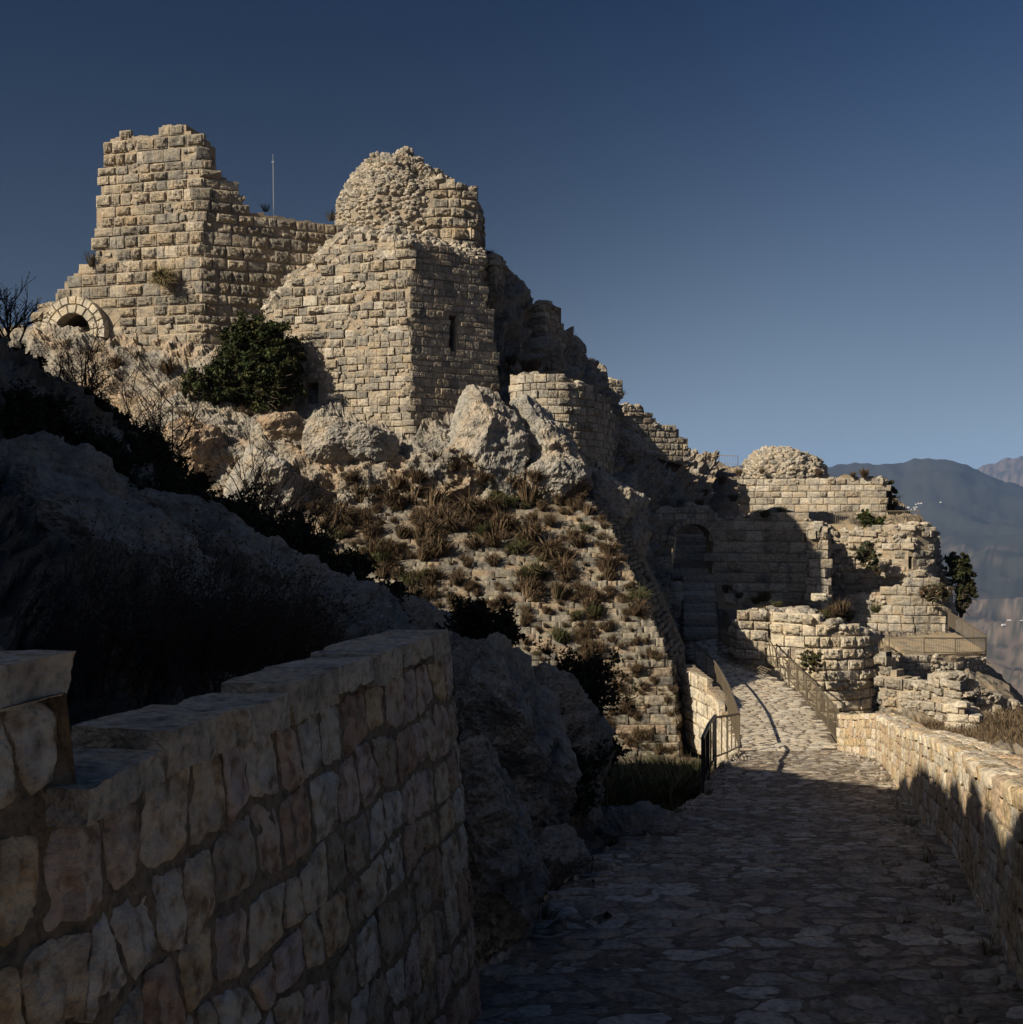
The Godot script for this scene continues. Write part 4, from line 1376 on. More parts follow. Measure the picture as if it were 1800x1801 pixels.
# ---------------------------------------------------------------- the keep
func voussoirs(t: Node3D, mid: Vector3, x: Vector3, n: Vector3, r0: float, r1: float, count: int, depth: float, a0: float, a1: float, pal: Array, seed_: int, called := "voussoir") -> void:
	var r := rng(seed_)
	for k in count:
		var s0 := lerpf(a0, a1, (k + 0.03) / count); var s1 := lerpf(a0, a1, (k + 0.97) / count)
		var b := MB.new()
		var pts := []
		for q in [[r0, s0], [r1, s0], [r1, s1], [r0, s1]]:
			pts.append(x * (cos(q[1]) * q[0]) + Vector3.UP * (sin(q[1]) * q[0]))
		var c: Vector3 = (pts[0] + pts[1] + pts[2] + pts[3]) / 4
		var f := []
		for p in pts: f.append(c + (p - c) * 0.86 + n * (depth * 0.5 + 0.05))
		for p in pts: f.append(p + n * depth * 0.5)
		for p in pts: f.append(p - n * depth * 0.5)
		b.quad(f[3], f[2], f[1], f[0])
		for i in 4:
			var j := (i + 1) % 4
			b.quad(f[i], f[j], f[4 + j], f[4 + i]); b.quad(f[4 + i], f[4 + j], f[8 + j], f[8 + i])
		put(called, b.mesh(), pal[0][r.randi() % pal[1].size()], t, Transform3D(Basis(), mid + n * r.randf_range(-.01, .02)))


func keep() -> void:
	var t := thing("castle_keep", Vector3(-14.65, 7.93, -57), "tall ruined corner of bossed ashlar with a stepped broken top on the castle's summit", "castle")
	var plan := [Vector2(-23.38, -58.45), Vector2(-14.4, -56), Vector2(-5.12, -60.3)]
	var top := [Vector2(0.19, 9.04), Vector2(0.38, 10.21), Vector2(1.37, 10.19), Vector2(1.43, 10.71), Vector2(1.91, 10.71), Vector2(1.97, 11.2), Vector2(2.51, 11.2), Vector2(2.6, 11.72), Vector2(3.6, 11.72), Vector2(3.81, 14.9), Vector2(4.15, 16.77), Vector2(4.49, 17.94), Vector2(5.81, 17.91), Vector2(7.11, 17.88), Vector2(7.17, 18.3), Vector2(8.34, 18.23), Vector2(8.78, 17.69), Vector2(9.22, 17.23), Vector2(9.47, 16.98), Vector2(9.89, 16.37), Vector2(10.31, 15.91), Vector2(10.71, 15.56), Vector2(10.97, 15.16), Vector2(11.29, 14.88), Vector2(11.4, 14.38), Vector2(12.29, 14.29), Vector2(13.75, 14.19), Vector2(15.92, 14.11), Vector2(17.75, 14.1), Vector2(19.54, 13.99)]
	var bot := [Vector2(0.19, 8.48), Vector2(4.65, 8.15), Vector2(9.31, 7.61), Vector2(11.83, 6.73), Vector2(16.01, 6.66), Vector2(19.54, 6.83)]
	var hole := Rect2(1.66, 8.28, 1.97, 1.2)
	var mid_u: float = hole.position.x + hole.size.x / 2
	var rad: float = hole.size.x / 2
	var spring: float = hole.end.y - rad
	masonry(t, plan, top, bot, {"seed": 3, "h": 0.515, "lmax": 1.05, "depth": 0.26, "style": "boss", "pal": M.keep, "thick": 1.9, "arches": [[mid_u, spring, rad * 1.75]], "loss": 0.22, "proud": 0.03, "step": 0.25, "inset": 0.055, "vary": 0.2, "lmin": 0.36})
	var w := Wall.new(plan)
	var p := w.at(mid_u); var a := w.along(mid_u)
	var n := Vector3(-a.y, 0, a.x); var x := Vector3(a.x, 0, a.y)
	var c := Vector3(p.x, spring, p.y)
	voussoirs(t, c + n * 0.02, x, n, rad, rad * 1.42, 9, 0.6, -0.25, PI + 0.25, M.pale, 2)
	voussoirs(t, c + n * 0.06, x, n, rad * 1.45, rad * 1.82, 13, 0.5, -0.15, PI + 0.15, M.pale, 4, "arch_stone")
	for s in [-1, 1]:
		for k in 2:
			put("jamb_stone", S.flat[k], M.pale[0][k], t, Transform3D(Basis(x * rad * 0.78, Vector3.UP * 0.5, n * 0.5), c + x * s * rad * 1.42 + Vector3.UP * (-0.5 - k * 0.5) + n * 0.05))
	# the passage behind the arch
	var b := MB.new()
	for k in 18:
		var s0 := PI * k / 18; var s1 := PI * (k + 1) / 18
		var p0 := c + x * cos(s0) * rad * 1.1 + Vector3.UP * sin(s0) * rad * 1.1; var p1 := c + x * cos(s1) * rad * 1.1 + Vector3.UP * sin(s1) * rad * 1.1
		b.quad(p0 - n * 3.0, p1 - n * 3.0, p1 - n * 0.2, p0 - n * 0.2)
	for s in [-1, 1]:
		var e: Vector3 = c + x * s * rad * 1.1
		b.quad(e - n * 0.2, e - n * 3.0, e - n * 3.0 - Vector3.UP * 1.6, e - n * 0.2 - Vector3.UP * 1.6)
	var back := c - n * 3.0
	b.quad(back - x * rad * 1.15 + Vector3.UP * rad * 1.15, back + x * rad * 1.15 + Vector3.UP * rad * 1.15, back + x * rad * 1.15 - Vector3.UP * 1.6, back - x * rad * 1.15 - Vector3.UP * 1.6)
	put("passage_vault", b.mesh(), M.mortar, t)
	crest(t, plan, top.slice(29), {"seed": 9, "size": 0.4, "thick": 1.6, "dense": 0.4})
	lay(t, 300, "small_stones")
	# lightning mast
	var m := thing("mast", Vector3(-12.03, 15.19, -61), "thin grey metal mast standing on top of the castle wall against the sky", "mast")
	bar("pole", Vector3(-12.03, 14.82, -61), Vector3(-12.06, 17.7, -61), 0.038, M.steel, m)
	bar("tip", Vector3(-12.06, 17.7, -61), Vector3(-12.07, 18.1, -61), 0.025, M.steel, m)
	bar("finial", Vector3(-12.06, 17.64, -61), Vector3(-12.06, 17.74, -61), 0.11, M.steel, m)


func slit_tower() -> void:
	var t := thing("slit_tower", Vector3(-4.37, 2.94, -52), "patched rubble tower with a narrow arrow slit below the round dome", "tower")
	var plan := [Vector2(-11.31, -54.75), Vector2(-4.37, -52), Vector2(-0.67, -54.3)]
	var top := [Vector2(0.06, 8.98), Vector2(0.75, 9.82), Vector2(1.47, 10.38), Vector2(2.64, 11.09), Vector2(3.34, 11.81), Vector2(4.32, 12.24), Vector2(6.04, 11.89), Vector2(6.59, 11.75), Vector2(7.47, 11.68)]
	var bot := [Vector2(0.06, 3.61), Vector2(2.91, 3.29), Vector2(5.2, 2.99), Vector2(7.47, 2.16)]
	var holes := [Rect2(2.26, 4.77, 0.76, 1.01)]
	# upper part of the sunny face: big bossed blocks; lower part: small squared stones
	var cut := [Vector2(0.06, 7.74), Vector2(2.91, 6.33), Vector2(5.48, 7.46), Vector2(7.47, 8.34)]
	masonry(t, plan, top, cut, {"seed": 11, "h": 0.42, "lmin": 0.38, "lmax": 0.85, "depth": 0.26, "style": "boss", "pal": M.ruin, "core": false, "loss": 0.45, "proud": 0.06, "skew": 2.0, "wave": 0.1})
	masonry(t, plan, cut, bot, {"seed": 12, "h": 0.31, "lmin": 0.26, "lmax": 0.62, "depth": 0.2, "style": "flat", "pal": M.keep, "core": false, "loss": 0.3, "holes": holes, "proud": 0.05, "skew": 1.6, "wave": 0.06})
	masonry(t, plan, top, bot, {"h": 0.5, "seed": 2, "thick": 3.6, "lmin": 900.0, "lmax": 901.0, "holes": holes, "ends": false})
	var top2 := [Vector2(7.47, 11.68), Vector2(7.97, 11.83), Vector2(8.52, 11.7), Vector2(9.66, 11.53), Vector2(11.02, 11.13), Vector2(11.29, 9.68), Vector2(11.65, 8.69), Vector2(11.83, 7.17)]
	var bot2 := [Vector2(7.47, 2.16), Vector2(9.09, 2.99), Vector2(11.83, 3.97)]
	var slit := Rect2(9.46, 7.07, 0.29, 1.6)
	masonry(t, plan, top2, bot2, {"seed": 13, "h": 0.30, "lmin": 0.22, "lmax": 0.6, "depth": 0.11, "gap": 0.02, "vary": 0.3, "style": "flat", "pal": M.keep, "holes": [slit], "proud": 0.02, "skew": 0.8, "wave": 0.05, "thick": 2.8, "step": 0.12})
	# broken rubble sloping back from the ruined edge to the wall behind
	var e0 := Vector3(-11.24, 9, -54.8); var e1 := Vector3(-8.79, 11.2, -54.2); var e2 := Vector3(-7.34, 12.48, -54); var e3 := Vector3(-4.98, 11.86, -52.8); var e4 := Vector3(-1.28, 11.22, -54.3)
	var f0 := Vector3(-11.39, 10.31, -57.5); var f1 := Vector3(-9.09, 12.67, -58.4); var f2 := Vector3(-7.79, 13.8, -59); var f3 := Vector3(-5.04, 13.79, -59.4); var f4 := Vector3(-1.42, 13.02, -60)
	var fr := [e0, e1, e2, e3, e4]; var ba := [f0, f1, f2, f3, f4]
	var slope := func(s: float, u: float) -> Array:
		var k := s * 3.999
		var i := int(k)
		var p: Vector3 = fr[i].lerp(fr[i + 1], k - i).lerp(ba[i].lerp(ba[i + 1], k - i), u)
		var n: Vector3 = (ba[i].lerp(ba[i + 1], k - i) - fr[i].lerp(fr[i + 1], k - i)).cross(fr[i + 1] - fr[i]).normalized()
		if n.y < 0: n = -n
		p += n * 0.35 * fb.get_noise_3dv(p * 0.8)
		return [p, n]
	bedded(t, slope, 620, 0.34, M.ruin, 21)
	var b := MB.new()
	for i in 12:
		for j in 41:
			var q: Array = slope.call(j / 40.0, 1.0 - i / 11.0)
			b.v.append(q[0] - q[1] * 0.08); b.c.append(Color.WHITE)
	b.grid(12, 41)
	put("rubble_fill", b.mesh(), M.mortar, t)
	lay(t, 300, "small_stones")


func dome_tower() -> void:
	var t := thing("domed_tower", Vector3(-5.12, 13.45, -62), "rounded rubble dome with broken ashlar side, highest part of the castle on the right", "tower")
	var mid := Vector3(-5.26, 13.58, -62.6)
	var rx := 3.72
	var prof := [Vector2(-3.0, 1.0), Vector2(0.0, 1.0), Vector2(1.2, 1.0), Vector2(2.2, .97), Vector2(3.0, .91), Vector2(3.7, .82), Vector2(4.3, .70), Vector2(4.75, .56), Vector2(4.95, .42), Vector2(5.05, .0)]
	var surf := func(s: float, u: float) -> Array:
		var a := lerpf(-0.5, PI + 0.6, s)
		var y := lerpf(-0.6, 5.05, pow(u, 0.85))
		var k := lerp_pts(prof, y)
		var d := Vector3(-cos(a), 0, sin(a))
		var top := 1.0 - 0.16 * clampf((d.x - 0.1), 0, 1) * clampf(y / 5.0, 0, 1)
		# a bite out of the crown, open to the south east
		var bite := clampf(1.0 - Vector2((a - 1.85) / 0.55, (y - 3.7) / 0.9).length(), 0, 1)
		var p := mid + Vector3(d.x * rx * k, y * top, d.z * rx * k)
		if y > 2.0: p.y -= (y - 2.0) / 3.0 * (0.55 * smoothstep(-6.0, -2.5, p.x) + 0.45 + 0.45 * fb.get_noise_2d(p.x * 1.1, p.z * 1.1))
		p -= Vector3(d.x, 0, d.z) * bite * 1.1
		p += Vector3(d.x, 0.3, d.z) * 0.25 * fb.get_noise_3dv(p * 0.7)
		var dk := (lerp_pts(prof, y + 0.15) - lerp_pts(prof, y - 0.15)) / 0.3 * rx
		return [p, Vector3(d.x, -dk, d.z).normalized()]
	var b := MB.new()
	for i in 46:
		for j in 91:
			var q: Array = surf.call(j / 90.0, 1.0 - i / 45.0)
			b.v.append(q[0]); b.c.append(Color.WHITE)
	b.grid(46, 91)
	put("rubble_core", b.mesh(), M.mortar, t)
	bedded(t, surf, 2600, 0.23, M.ruin, 31)
	# ashlar left standing on the right
	var plan := [Vector2(-4.4, -59), Vector2(-2.77, -58.8), Vector2(-1.73, -59.2), Vector2(-1.35, -61)]
	var top := [Vector2(0.17, 15.44), Vector2(0.57, 16.18), Vector2(1.07, 16.44), Vector2(1.64, 16.25), Vector2(2.16, 15.97), Vector2(2.75, 15.92), Vector2(3.23, 15.42), Vector2(4.09, 14.84), Vector2(4.59, 13.81)]
	var bot := [Vector2(0.17, 11.96), Vector2(1.64, 11.65), Vector2(2.75, 5.58), Vector2(4.59, 5.18)]
	masonry(t, plan, top, bot, {"seed": 33, "h": 0.52, "lmin": 0.45, "lmax": 0.95, "depth": 0.3, "style": "boss", "pal": M.keep, "thick": 2.6, "proud": 0.08, "skew": 2.0})
	crest(t, plan, top, {"seed": 34, "size": 0.5, "thick": 1.8, "dense": 0.9})
	lay(t, 300, "small_stones")


func ruin(called: String, plan: Array, top: Array, bot: Array, label: String, o: Dictionary) -> Node3D:
	var w := Wall.new(plan)
	var p := w.at(w.len / 2)
	var t := thing(called, Vector3(p.x, bot[0].y, p.y), label, o.get("category", "wall"), o.get("group", ""))
	masonry(t, plan, top, bot, o)
	if o.get("crest", true): crest(t, plan, top, o.merged({"size": o.get("crest_size", 0.35), "thick": minf(1.3, o.get("thick", 1.2)), "seed": o.seed + 1}, true))
	lay(t, o.get("most", 300))
	return t


func ridge_ruins() -> void:
	ruin("ruined_wall", [Vector2(-1.42, -61.3), Vector2(-0.81, -61), Vector2(-0.27, -62.6)], [Vector2(0.03, 12.66), Vector2(0.23, 12.99), Vector2(0.68, 13.06), Vector2(1.74, 13.1), Vector2(2.37, 12.58)], [Vector2(0.03, 10.99), Vector2(2.19, 10.9)], "jagged rubble stub just right of the tower on the skyline", {"seed": 41, "h": 0.34, "style": "flat", "pal": M.ruin, "thick": 1.6, "loss": 0.2})
	ruin("ruined_wall", [Vector2(0.78, -64), Vector2(1.73, -63.2), Vector2(2.9, -65.5)], [Vector2(0.04, 10.71), Vector2(0.39, 10.98), Vector2(0.85, 11.13), Vector2(1.8, 11.06), Vector2(2.65, 10.85), Vector2(3.16, 10.53), Vector2(3.82, 10.13)], [Vector2(0.04, 9.05), Vector2(1.24, 8.59), Vector2(3.82, 8.5)], "small sunlit wall corner halfway down the dark skyline ridge", {"seed": 42, "h": 0.36, "style": "flat", "pal": M.ruin, "thick": 2.0, "loss": 0.1})
	ruin("ruined_wall", [Vector2(5.87, -75), Vector2(6.83, -75.4)], [Vector2(0.04, 8.35), Vector2(0.48, 8.44), Vector2(0.96, 8.25), Vector2(1.04, 7.82)], [Vector2(0.04, 7.43), Vector2(1.04, 7.11)], "tiny pale wall remnant on the ridge above the long broken wall", {"seed": 43, "h": 0.4, "style": "flat", "pal": M.ruin, "thick": 1.2})
	ruin("ruined_wall", [Vector2(7.42, -79.5), Vector2(9.49, -80.5), Vector2(11.99, -81.5)], [Vector2(0.04, 7.28), Vector2(1.32, 7.1), Vector2(1.58, 6.73), Vector2(2.3, 6.46), Vector2(2.38, 5.93), Vector2(3.42, 5.76), Vector2(4.11, 5.67), Vector2(4.29, 5.21), Vector2(4.82, 5.07), Vector2(4.95, 3.84)], [Vector2(0.04, 4.88), Vector2(2.3, 3.99), Vector2(4.99, 3.38)], "long stepped broken wall in sunlight at the low end of the skyline ridge", {"seed": 44, "h": 0.40, "lmin": 0.35, "lmax": 0.75, "style": "flat", "pal": M.ruin, "thick": 1.4, "depth": 0.25})
	ruin("ruined_wall", [Vector2(-0.33, -59), Vector2(0.5, -59)], [Vector2(0.03, 7.35), Vector2(0.47, 7.46), Vector2(0.78, 7.24)], [Vector2(0.03, 6.62), Vector2(0.83, 6.57)], "little pale stone remnant above the curved bastion", {"seed": 45, "h": 0.3, "style": "flat", "pal": M.ruin, "thick": 0.8})


func round_bastion() -> void:
	var t := thing("curved_bastion", Vector3(2.29, 2.69, -57), "curved cream stone bastion half sunlit half shaded right of the slit tower", "bastion")
	var plan := [Vector2(-0.1, -53.9), Vector2(0.38, -53.3), Vector2(1, -52.9), Vector2(1.62, -52.7), Vector2(2.24, -52.7), Vector2(2.88, -53), Vector2(3.49, -53.6), Vector2(4.02, -54.6), Vector2(4.49, -56), Vector2(4.89, -57.6)]
	var top := [Vector2(0.04, 6.17), Vector2(1.21, 6.16), Vector2(2.03, 6.09), Vector2(2.53, 5.97), Vector2(3.2, 5.91), Vector2(3.85, 5.83), Vector2(4.78, 5.5), Vector2(6.1, 5.21), Vector2(8.43, 4.61)]
	var bot := [Vector2(0.04, 2.29), Vector2(1.77, 1), Vector2(3.06, 0), Vector2(4.46, -0.76), Vector2(6.1, -1.04), Vector2(8.43, -1.08)]
	masonry(t, plan, top, bot, {"seed": 51, "h": 0.33, "lmin": 0.28, "lmax": 0.66, "depth": 0.2, "style": "flat", "pal": M.ruin, "thick": 2.0, "proud": 0.05, "skew": 1.5, "wave": 0.05})
	crest(t, plan, top, {"seed": 52, "size": 0.36, "thick": 1.8, "dense": 0.8, "pal": M.ruin})
	lay(t)


# ---------------------------------------------------------------- the glacis
var glacis_prof := [Vector2(-9.5, -40.4), Vector2(-5.3, -41.4), Vector2(-3.0, -43.9), Vector2(-0.6, -47.5), Vector2(0.5, -49.4), Vector2(1.4, -51.5)]


func glacis_at(x: float, y: float) -> Vector3:
	var d := lerp_pts(glacis_prof, y)
	return Vector3(x, y, d - (x - 4) * 0.03)


func glacis_edge(y: float) -> float:
	return lerp_pts([Vector2(-9.5, 5.75), Vector2(-5.3, 5.5), Vector2(-3.0, 4.75), Vector2(-0.6, 3.9), Vector2(0.5, 3.1), Vector2(1.4, 1.0)], y)


func glacis() -> void:
	var t := thing("glacis", Vector3(0, -8, -42), "sloping stone block glacis dotted with dry grass below the towers", "wall")
	var r := rng(61)
	var y := -9.3
	var row := 0
	while y < 1.1:
		var h := r.randf_range(0.26, 0.36)
		var slope := (lerp_pts(glacis_prof, y + 0.3) - lerp_pts(glacis_prof, y - 0.3)) / 0.6
		var rise := h / sqrt(1 + slope * slope)
		var n := Vector3(0.03, -slope, 1).normalized()
		var tilt := n.lerp(Vector3(0, 0, 1), 0.35).normalized()
		var x := -8.5 + r.randf() * 0.6
		var edge := glacis_edge(y + rise / 2)
		while x < edge:
			var l := r.randf_range(0.35, 0.85)
			if x + l > edge - 0.2: l = maxf(0.3, edge - x)
			var c := glacis_at(x + l / 2, y + rise / 2)
			x += l
			var covered := fb.get_noise_2d(c.x * 0.35 + 3, y * 0.5) * 1.3 + lerp_pts([Vector2(-6, -0.5), Vector2(-1.5, 0.0), Vector2(1, 0.45)], y)
			if x < edge - 0.3 and covered > r.randf_range(0.05, 0.7): continue
			var up := (Vector3.UP - tilt * tilt.y).normalized()
			var bas := Basis(up.cross(tilt), up, tilt) * Basis.from_euler(Vector3(r.randf_range(-.06, .06), r.randf_range(-.05, .05), r.randf_range(-.02, .02))) * Basis.from_scale(Vector3(l - 0.03, h * 1.02 - 0.02, 0.3))
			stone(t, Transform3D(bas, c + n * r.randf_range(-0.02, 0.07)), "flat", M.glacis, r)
		# the shaded return of the corner
		for k in 9:
			if r.randf() < 0.25: continue
			var c := glacis_at(edge, y + rise / 2) + Vector3(0.22, 0, -0.97) * (0.3 + k * 0.6)
			var nn := Vector3(0.93, 0.28, 0.22).normalized()
			var up := (Vector3.UP - nn * nn.y).normalized()
			stone(t, Transform3D(Basis(up.cross(nn), up, nn) * Basis.from_euler(Vector3(r.randf_range(-.1, .1), r.randf_range(-.1, .1), r.randf_range(-.06, .06))) * Basis.from_scale(Vector3(r.randf_range(0.45, 0.62), rise * r.randf_range(0.8, 1.0), 0.3)), c + nn * r.randf_range(-.08, .05)), "flat", M.glacis, r)
		y += rise
		row += 1
	var b := MB.new()
	var ny := 90; var nx := 120
	for i in ny + 1:
		for j in nx + 1:
			var yy := lerpf(1.4, -9.6, float(i) / ny)
			var p := glacis_at(lerpf(-9.0, glacis_edge(yy), float(j) / nx), yy)
			p.z -= 0.10 - 0.10 * fb.get_noise_3dv(p * 1.6)
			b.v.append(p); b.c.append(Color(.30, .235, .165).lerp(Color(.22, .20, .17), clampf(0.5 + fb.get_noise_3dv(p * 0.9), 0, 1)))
	b.grid(ny + 1, nx + 1)
	var e0 := b.v.size()
	for i in ny + 1:
		var yy := lerpf(1.4, -9.6, float(i) / ny)
		for j in 8:
			b.v.append(glacis_at(glacis_edge(yy), yy) + Vector3(0.22, 0, -0.97) * j * 1.0 - Vector3(0.12, 0, 0.12)); b.c.append(Color(.25, .21, .16))
	b.grid(ny + 1, 8, e0)
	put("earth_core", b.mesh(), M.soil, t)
	lay(t, 300, "small_stones")


# ---------------------------------------------------------------- the bridge
func bridge() -> void:
	var t := thing("bridge", Vector3(7.16, -6.54, -33), "stone paved bridge in sunlight leading across to the castle gate", "bridge")
	var left := [Vector3(5.9, -6.17, -31.2), Vector3(6.54, -6.28, -36), Vector3(7.43, -6.46, -43.5), Vector3(7.78, -6.45, -48.5), Vector3(7.95, -6.52, -54), Vector3(8.44, -6.29, -58.5)]
	var right := [Vector3(8.53, -6.17, -31.5), Vector3(9.52, -6.4, -37.5), Vector3(10.42, -6.56, -44), Vector3(10.13, -6.41, -47.5), Vector3(9.93, -6.42, -54), Vector3(9.99, -6.13, -58.5)]
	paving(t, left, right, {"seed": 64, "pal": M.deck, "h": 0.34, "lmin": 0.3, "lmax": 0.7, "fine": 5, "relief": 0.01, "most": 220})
	# sides down into the ditch: the left abutment is faced with blocks
	var pl := [Vector2(6.03, -43.2), Vector2(6.34, -41), Vector2(6.56, -39.5), Vector2(6.47, -37), Vector2(6.28, -34.5), Vector2(5.96, -31.6)]
	masonry(t, pl, [Vector2(0.07, -5.29), Vector2(2.22, -5.57), Vector2(3.74, -5.81), Vector2(6.24, -6.25), Vector2(8.75, -6.54), Vector2(11.66, -6.41)], [Vector2(0.07, -8.14), Vector2(2.22, -7.93), Vector2(3.74, -7.92), Vector2(8.75, -7.32), Vector2(11.66, -7.01)], {"seed": 65, "h": 0.44, "lmin": 0.4, "lmax": 0.9, "depth": 0.2, "style": "flat", "pal": M.pale, "thick": 0.45, "proud": 0.03, "ends": false})
	var b := MB.new()
	for i in right.size() - 1:
		var d := Vector3(0, -4, 0)
		b.quad(right[i + 1] + Vector3(0, -.04, 0), right[i] + Vector3(0, -.04, 0), right[i] + d, right[i + 1] + d)
	put("side_wall", b.mesh(), M.mortar, t)
	lay(t, 300, "small_paving_stones")

	var up := 0.94
	railing("railing", [Vector3(5.96, -6.25, -31.6), Vector3(6.27, -6.25, -34), Vector3(6.69, -6.28, -37.2), Vector3(7.04, -6.35, -40.2), Vector3(7.45, -6.45, -44), Vector3(7.66, -6.45, -47.5), Vector3(7.75, -6.47, -51), Vector3(7.74, -6.5, -54.5)], up, 0.34, "long brown metal railing along the inner side of the bridge deck", {"group": "bridge railings"})
	railing("railing", [Vector3(7.74, -6.5, -54.5), Vector3(7, -6.34, -54)], up, 0.14, "short brown railing panel turning off the bridge beside the glacis", {"group": "bridge railings"})
	railing("railing", [Vector3(8.56, -6.16, -31.6), Vector3(9.05, -6.27, -34.5), Vector3(9.61, -6.42, -38), Vector3(10.02, -6.5, -41), Vector3(10.42, -6.56, -44), Vector3(10.7, -6.58, -46.5)], up, 0.27, "brown metal railing along the outer side of the bridge up to the parapet", {"group": "bridge railings"})
	railing("railing", [Vector3(10.7, -6.58, -46.5), Vector3(10.73, -6.52, -48), Vector3(10.75, -6.08, -50)], up * 0.9, 0.6, "bent loose rail at the broken outer end of the bridge", {"group": "bridge railings", "thin": 0.03, "up": Vector3(-0.12, 1, 0)})
	railing("railing", [Vector3(3.39, -5.01, -21.4), Vector3(3.85, -5.17, -23.6), Vector3(4.36, -5.35, -25.8)], up * 1.06, 0.75, "dark handrail with plain bars at the near end where the ramp meets the bridge", {"mat": M.rail_dark, "fat": 0.05, "thin": 0.03})
	railing("railing", [Vector3(4.36, -5.35, -25.8), Vector3(5.01, -5.69, -28), Vector3(5.85, -6.14, -31)], up * 1.02, 0.85, "brown railing panel joining the dark handrail to the bridge railing", {"group": "bridge railings", "thin": 0.026})
	railing("railing", [Vector3(9.88, -6.45, -52), Vector3(9.44, -6.43, -55)], up, 0.15, "brown railing panel on the outer side of the narrow gangway before the stairs", {"group": "bridge railings"})
	railing("railing", [Vector3(10.36, -5.91, -57.5), Vector3(10.88, -6.08, -62)], up * 1.1, 0.12, "railing seen end on at the foot of the stairs to the gate", {"group": "bridge railings"})
	var f := thing("fallen_railing", Vector3(9.51, -6.34, -48), "broken railing lying flat across the far end of the bridge", "railing")
	for k in 4:
		bar("bent_rail", Vector3(9.05, -6.25, -53) + Vector3(0.10 * k, 0.03 * k, 0), Vector3(9.83, -6.42, -47.6) + Vector3(0.16 * k, 0.05 + 0.03 * k, -0.1 * k), 0.04, M.rail, f)
	for k in 5: bar("cross_bar", (Vector3(9.05, -6.25, -53)).lerp(Vector3(9.83, -6.42, -47.6), 0.15 + k * 0.18) + Vector3(0, .06, 0), (Vector3(9.25, -6.2, -53)).lerp(Vector3(10.06, -6.31, -47.4), 0.15 + k * 0.18) + Vector3(0, .16, 0), 0.03, M.rail, f)


